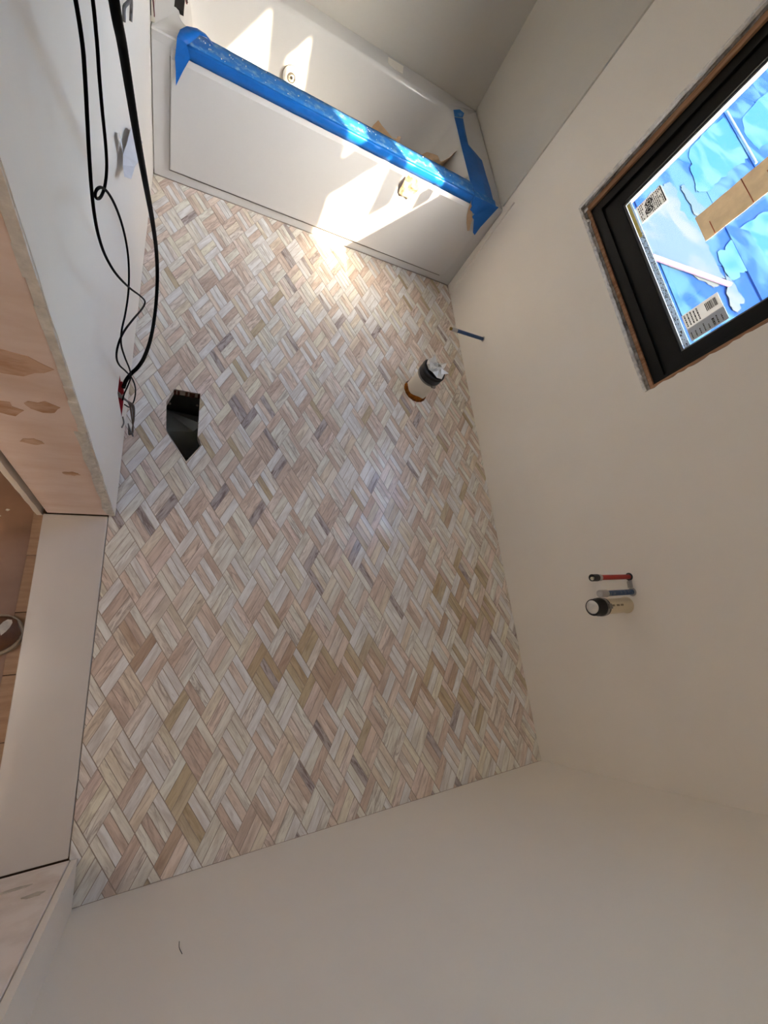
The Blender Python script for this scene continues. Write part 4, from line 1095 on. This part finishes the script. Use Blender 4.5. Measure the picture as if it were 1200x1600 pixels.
# seam rib round the toe, laces over the instep, plaster smear on the toe
mb = MB(); mb.tube(spline([shoe_pt(s, sg*(shoe_ring(s) - 0.0052 + .0005), 0.0225) for sg, s in [(-1, .12), (-1, .09), (-1, .068), (-1, .048), (-1, .03), (-1, .018), (-1, .0105), (1, .0105), (1, .018), (1, .03), (1, .048), (1, .068), (1, .09), (1, .12)]], 5), 0.0016, 6)
mb.build('welt', 'sole', up_, smooth=True)
for s in (0.125, 0.142, 0.158):
    w = shoe_ring(s)*0.5; h = top_h(s)
    mb = MB(); mb.tube(spline([shoe_pt(s, -w, h - 0.006), shoe_pt(s, -w*.4, h + .001), shoe_pt(s, w*.4, h + .001), shoe_pt(s, w, h - 0.006)], 4), 0.0022, 6); mb.build('lace', 'grey_wire', t, smooth=True)
mb = MB()
for i, (s, l0, l1) in enumerate(((0.012, 0.012, 0.020), (0.018, 0.002, 0.024), (0.026, -0.006, 0.020), (0.036, -0.012, 0.010))):
    for lat in (l0, (l0+l1)/2, l1):
        w = max(0.003, shoe_ring(s) - 0.006); q = min(0.98, abs(lat)/w); h = top_h(s)
        a = math.acos(q**(1/0.75)); z = 0.019 + (h-0.019)*math.sin(a)**0.8
        mb.v.append(tuple(shoe_pt(s, lat, z + 0.0016)))
    if i:
        for k in range(2): mb.f.append((3*i-3+k, 3*i-2+k, 3*i+1+k, 3*i+k))
mb.build('plaster_smear', 'toe_dust', up_, solid=0.0008)

# hall shell and an unseen lamp added as fill light
mb = MB(); mb.box((-2.02, -0.52, -0.06), (-2.0, 2.62, H + .02)); struct(mb.build('wall_hall', 'paint'))
mb = MB(); mb.box((-2.0, 2.6, -0.06), (-0.1905, 2.62, H)); struct(mb.build('wall_hall_far', 'paint'))
mb = MB(); mb.box((-2.0, -0.52, -0.06), (-DT - .001, -0.5, H)); struct(mb.build('wall_hall_near', 'paint'))
lamp = thing('ceiling_lamp', 'round white ceiling lamp in the hall beyond the doorway', 'lamp', (-0.95, 0.6, H))
mb = MB(); mb.lathe([(0.15, 0.0), (0.15, 0.02), (0.142, 0.024)], (-0.95, 0.6, H), (0, 0, -1), 32); mb.build('base', 'pvc', lamp, smooth=True)
mb = MB(); mb.lathe([(0.142, 0.022), (0.12, 0.045), (0.07, 0.058), (0.0, 0.062)], (-0.95, 0.6, H), (0, 0, -1), 32)
mb.build('diffuser', glow_mat('lit_diffuser', (255, 232, 205), 3.0), lamp, smooth=True)
ld = bpy.data.lights.new('hall_lamp_light', 'POINT'); ld.energy = 5.8; ld.color = (1.0, 0.90, 0.80); ld.shadow_soft_size = 0.12
lo = bpy.data.objects.new('hall_lamp_light', ld); COL.objects.link(lo); lo.location = (-0.95, 0.6, H - 0.16)

# ------------------------------------------------------------------ outside: the neighbouring low roof under blue membrane
roof = thing('neighbor_roof', 'low roof outside the window covered with dusty blue membrane sheets', 'roof', (5.5, 5, -0.6))
SL = 0.2
def rz(x): return -0.3 + SL*(x - 2.2)
BL = [membrane_mat('membrane_a', (20, 46, 86), (40, 66, 86), 1), membrane_mat('membrane_b', (20, 50, 88), (38, 68, 88), 2), membrane_mat('membrane_c', (20, 46, 88), (38, 66, 88), 5)]
mb = MB()
mb.v += [(2.2, -4, -0.9), (16, -4, -0.9), (16, 22, -0.9), (2.2, 22, -0.9), (2.2, -4, rz(2.2) - .02), (16, -4, rz(16) - .02), (16, 22, rz(16) - .02), (2.2, 22, rz(2.2) - .02)]
mb.f += [(0,3,2,1), (4,5,6,7), (0,1,5,4), (1,2,6,5), (2,3,7,6), (3,0,4,7)]
mb.build('roof_deck', 'studwood', roof)
xs = [2.2, 2.95, 4.20, 5.46, 6.71, 7.96, 9.2, 10.5, 12.4, 16]
for i in range(len(xs)-1):
    ys = [-4, 1.0, 3.0, 4.6, 6.6, 9.2, 13, 22] if i % 2 else [-4, 2.2, 3.9, 5.6, 7.8, 11, 22]
    for k in range(len(ys)-1):
        x0, x1, y0, y1 = xs[i] + .006, xs[i+1] + .02, ys[k] + .005, ys[k+1] - .005
        lift = 0.004*((i + k) % 3)
        mb = MB(); mb.v += [(x0, y0, rz(x0) - .02), (x1, y0, rz(x1) - .02), (x1, y1, rz(x1) - .02), (x0, y1, rz(x0) - .02), (x0, y0, rz(x0) + .004 + lift), (x1, y0, rz(x1) - .004 + lift), (x1, y1, rz(x1) - .004 + lift), (x0, y1, rz(x0) + .004 + lift)]
        mb.f += [(0,3,2,1), (4,5,6,7), (0,1,5,4), (1,2,6,5), (2,3,7,6), (3,0,4,7)]
        mb.build('membrane_sheet', BL[(i*2 + k) % 3 if i > 1 else 0], roof)
def patch(pts, m, lift, seed):
    """a ragged pale sheet lying on the blue roof"""
    rnd = random.Random(seed); q = []
    for i in range(len(pts)):
        (x0, y0), (x1, y1) = pts[i], pts[(i+1) % len(pts)]
        for k in range(5):
            t = k/5; q.append((x0 + (x1-x0)*t + rnd.uniform(-.025, .025), y0 + (y1-y0)*t + rnd.uniform(-.025, .025)))
    mb = MB(); n = len(q)
    mb.v = [(x, y, rz(x) + 0.0095 + lift) for x, y in q] + [(x, y, rz(x) + 0.006 + lift) for x, y in q]
    mb.f = [tuple(range(n))] + [(i, (i+1) % n, n + (i+1) % n, n + i) for i in range(n)]
    o = mb.build('pale_sheet', m, roof)
    o['label'] = 'ragged pale sheet lying on the blue membrane'
PALE = membrane_mat('pale_membrane', (52, 66, 74), (66, 72, 74), 3)
CYAN = membrane_mat('cyan_membrane', (30, 66, 88), (46, 74, 88), 4)
patch([(3.93, 4.23), (4.27, 4.56), (4.69, 4.96), (4.9, 5.11), (4.93, 4.96), (4.84, 4.63), (4.98, 4.46), (5.02, 4.25), (5.0, 4.02), (5.03, 3.74), (4.84, 3.54), (4.7, 3.61), (4.5, 3.69), (4.13, 3.78), (3.9, 3.89)], PALE, 0.0, 1)
patch([(5.51, 5.87), (6.04, 6.45), (6.66, 7.0), (6.67, 6.74), (6.66, 6.13), (6.3, 5.84), (5.75, 5.38), (5.42, 5.11), (5.25, 5.06), (5.36, 5.42)], CYAN, 0.0, 2)
patch([(5.34, 4.24), (5.83, 4.71), (6.47, 5.11), (7.62, 5.81), (7.37, 5.02), (6.22, 4.11), (5.7, 3.9), (5.39, 3.88), (5.11, 3.69), (5.1, 4.04)], CYAN, 0.0, 3)
patch([(5.02, 5.03), (5.1, 5.14), (5.19, 4.84), (5.31, 4.77), (5.15, 4.57), (5.04, 4.63)], PALE, 0.004, 4)
patch([(7.11, 7.17), (8.35, 8.42), (9.94, 9.75), (9.2, 8.31), (7.74, 6.99), (7.04, 6.45), (6.91, 6.67)], CYAN, 0.0, 5)
patch([(5.06, 3.77), (5.13, 3.70), (5.17, 3.45), (4.97, 3.24), (4.91, 3.32)], PALE, 0.004, 6)
mb = MB(); mb.tube([(6.71, 6.02, rz(6.71) + .035), (6.71, 7.08, rz(6.71) + .035)], 0.013, 8); tag(mb.build('batten', 'batten'), 'thin white batten lying on the blue roof, seen through the upper pane', 'batten')
mb = MB(); mb.tube([(4.06, 3.75, rz(4.06) + .04), (5.0, 3.59, rz(5.0) + .04)], 0.024, 8); tag(mb.build('wooden_stick', 'pink'), 'pale pink stick lying across the blue roof above the bar code sticker', 'stick')
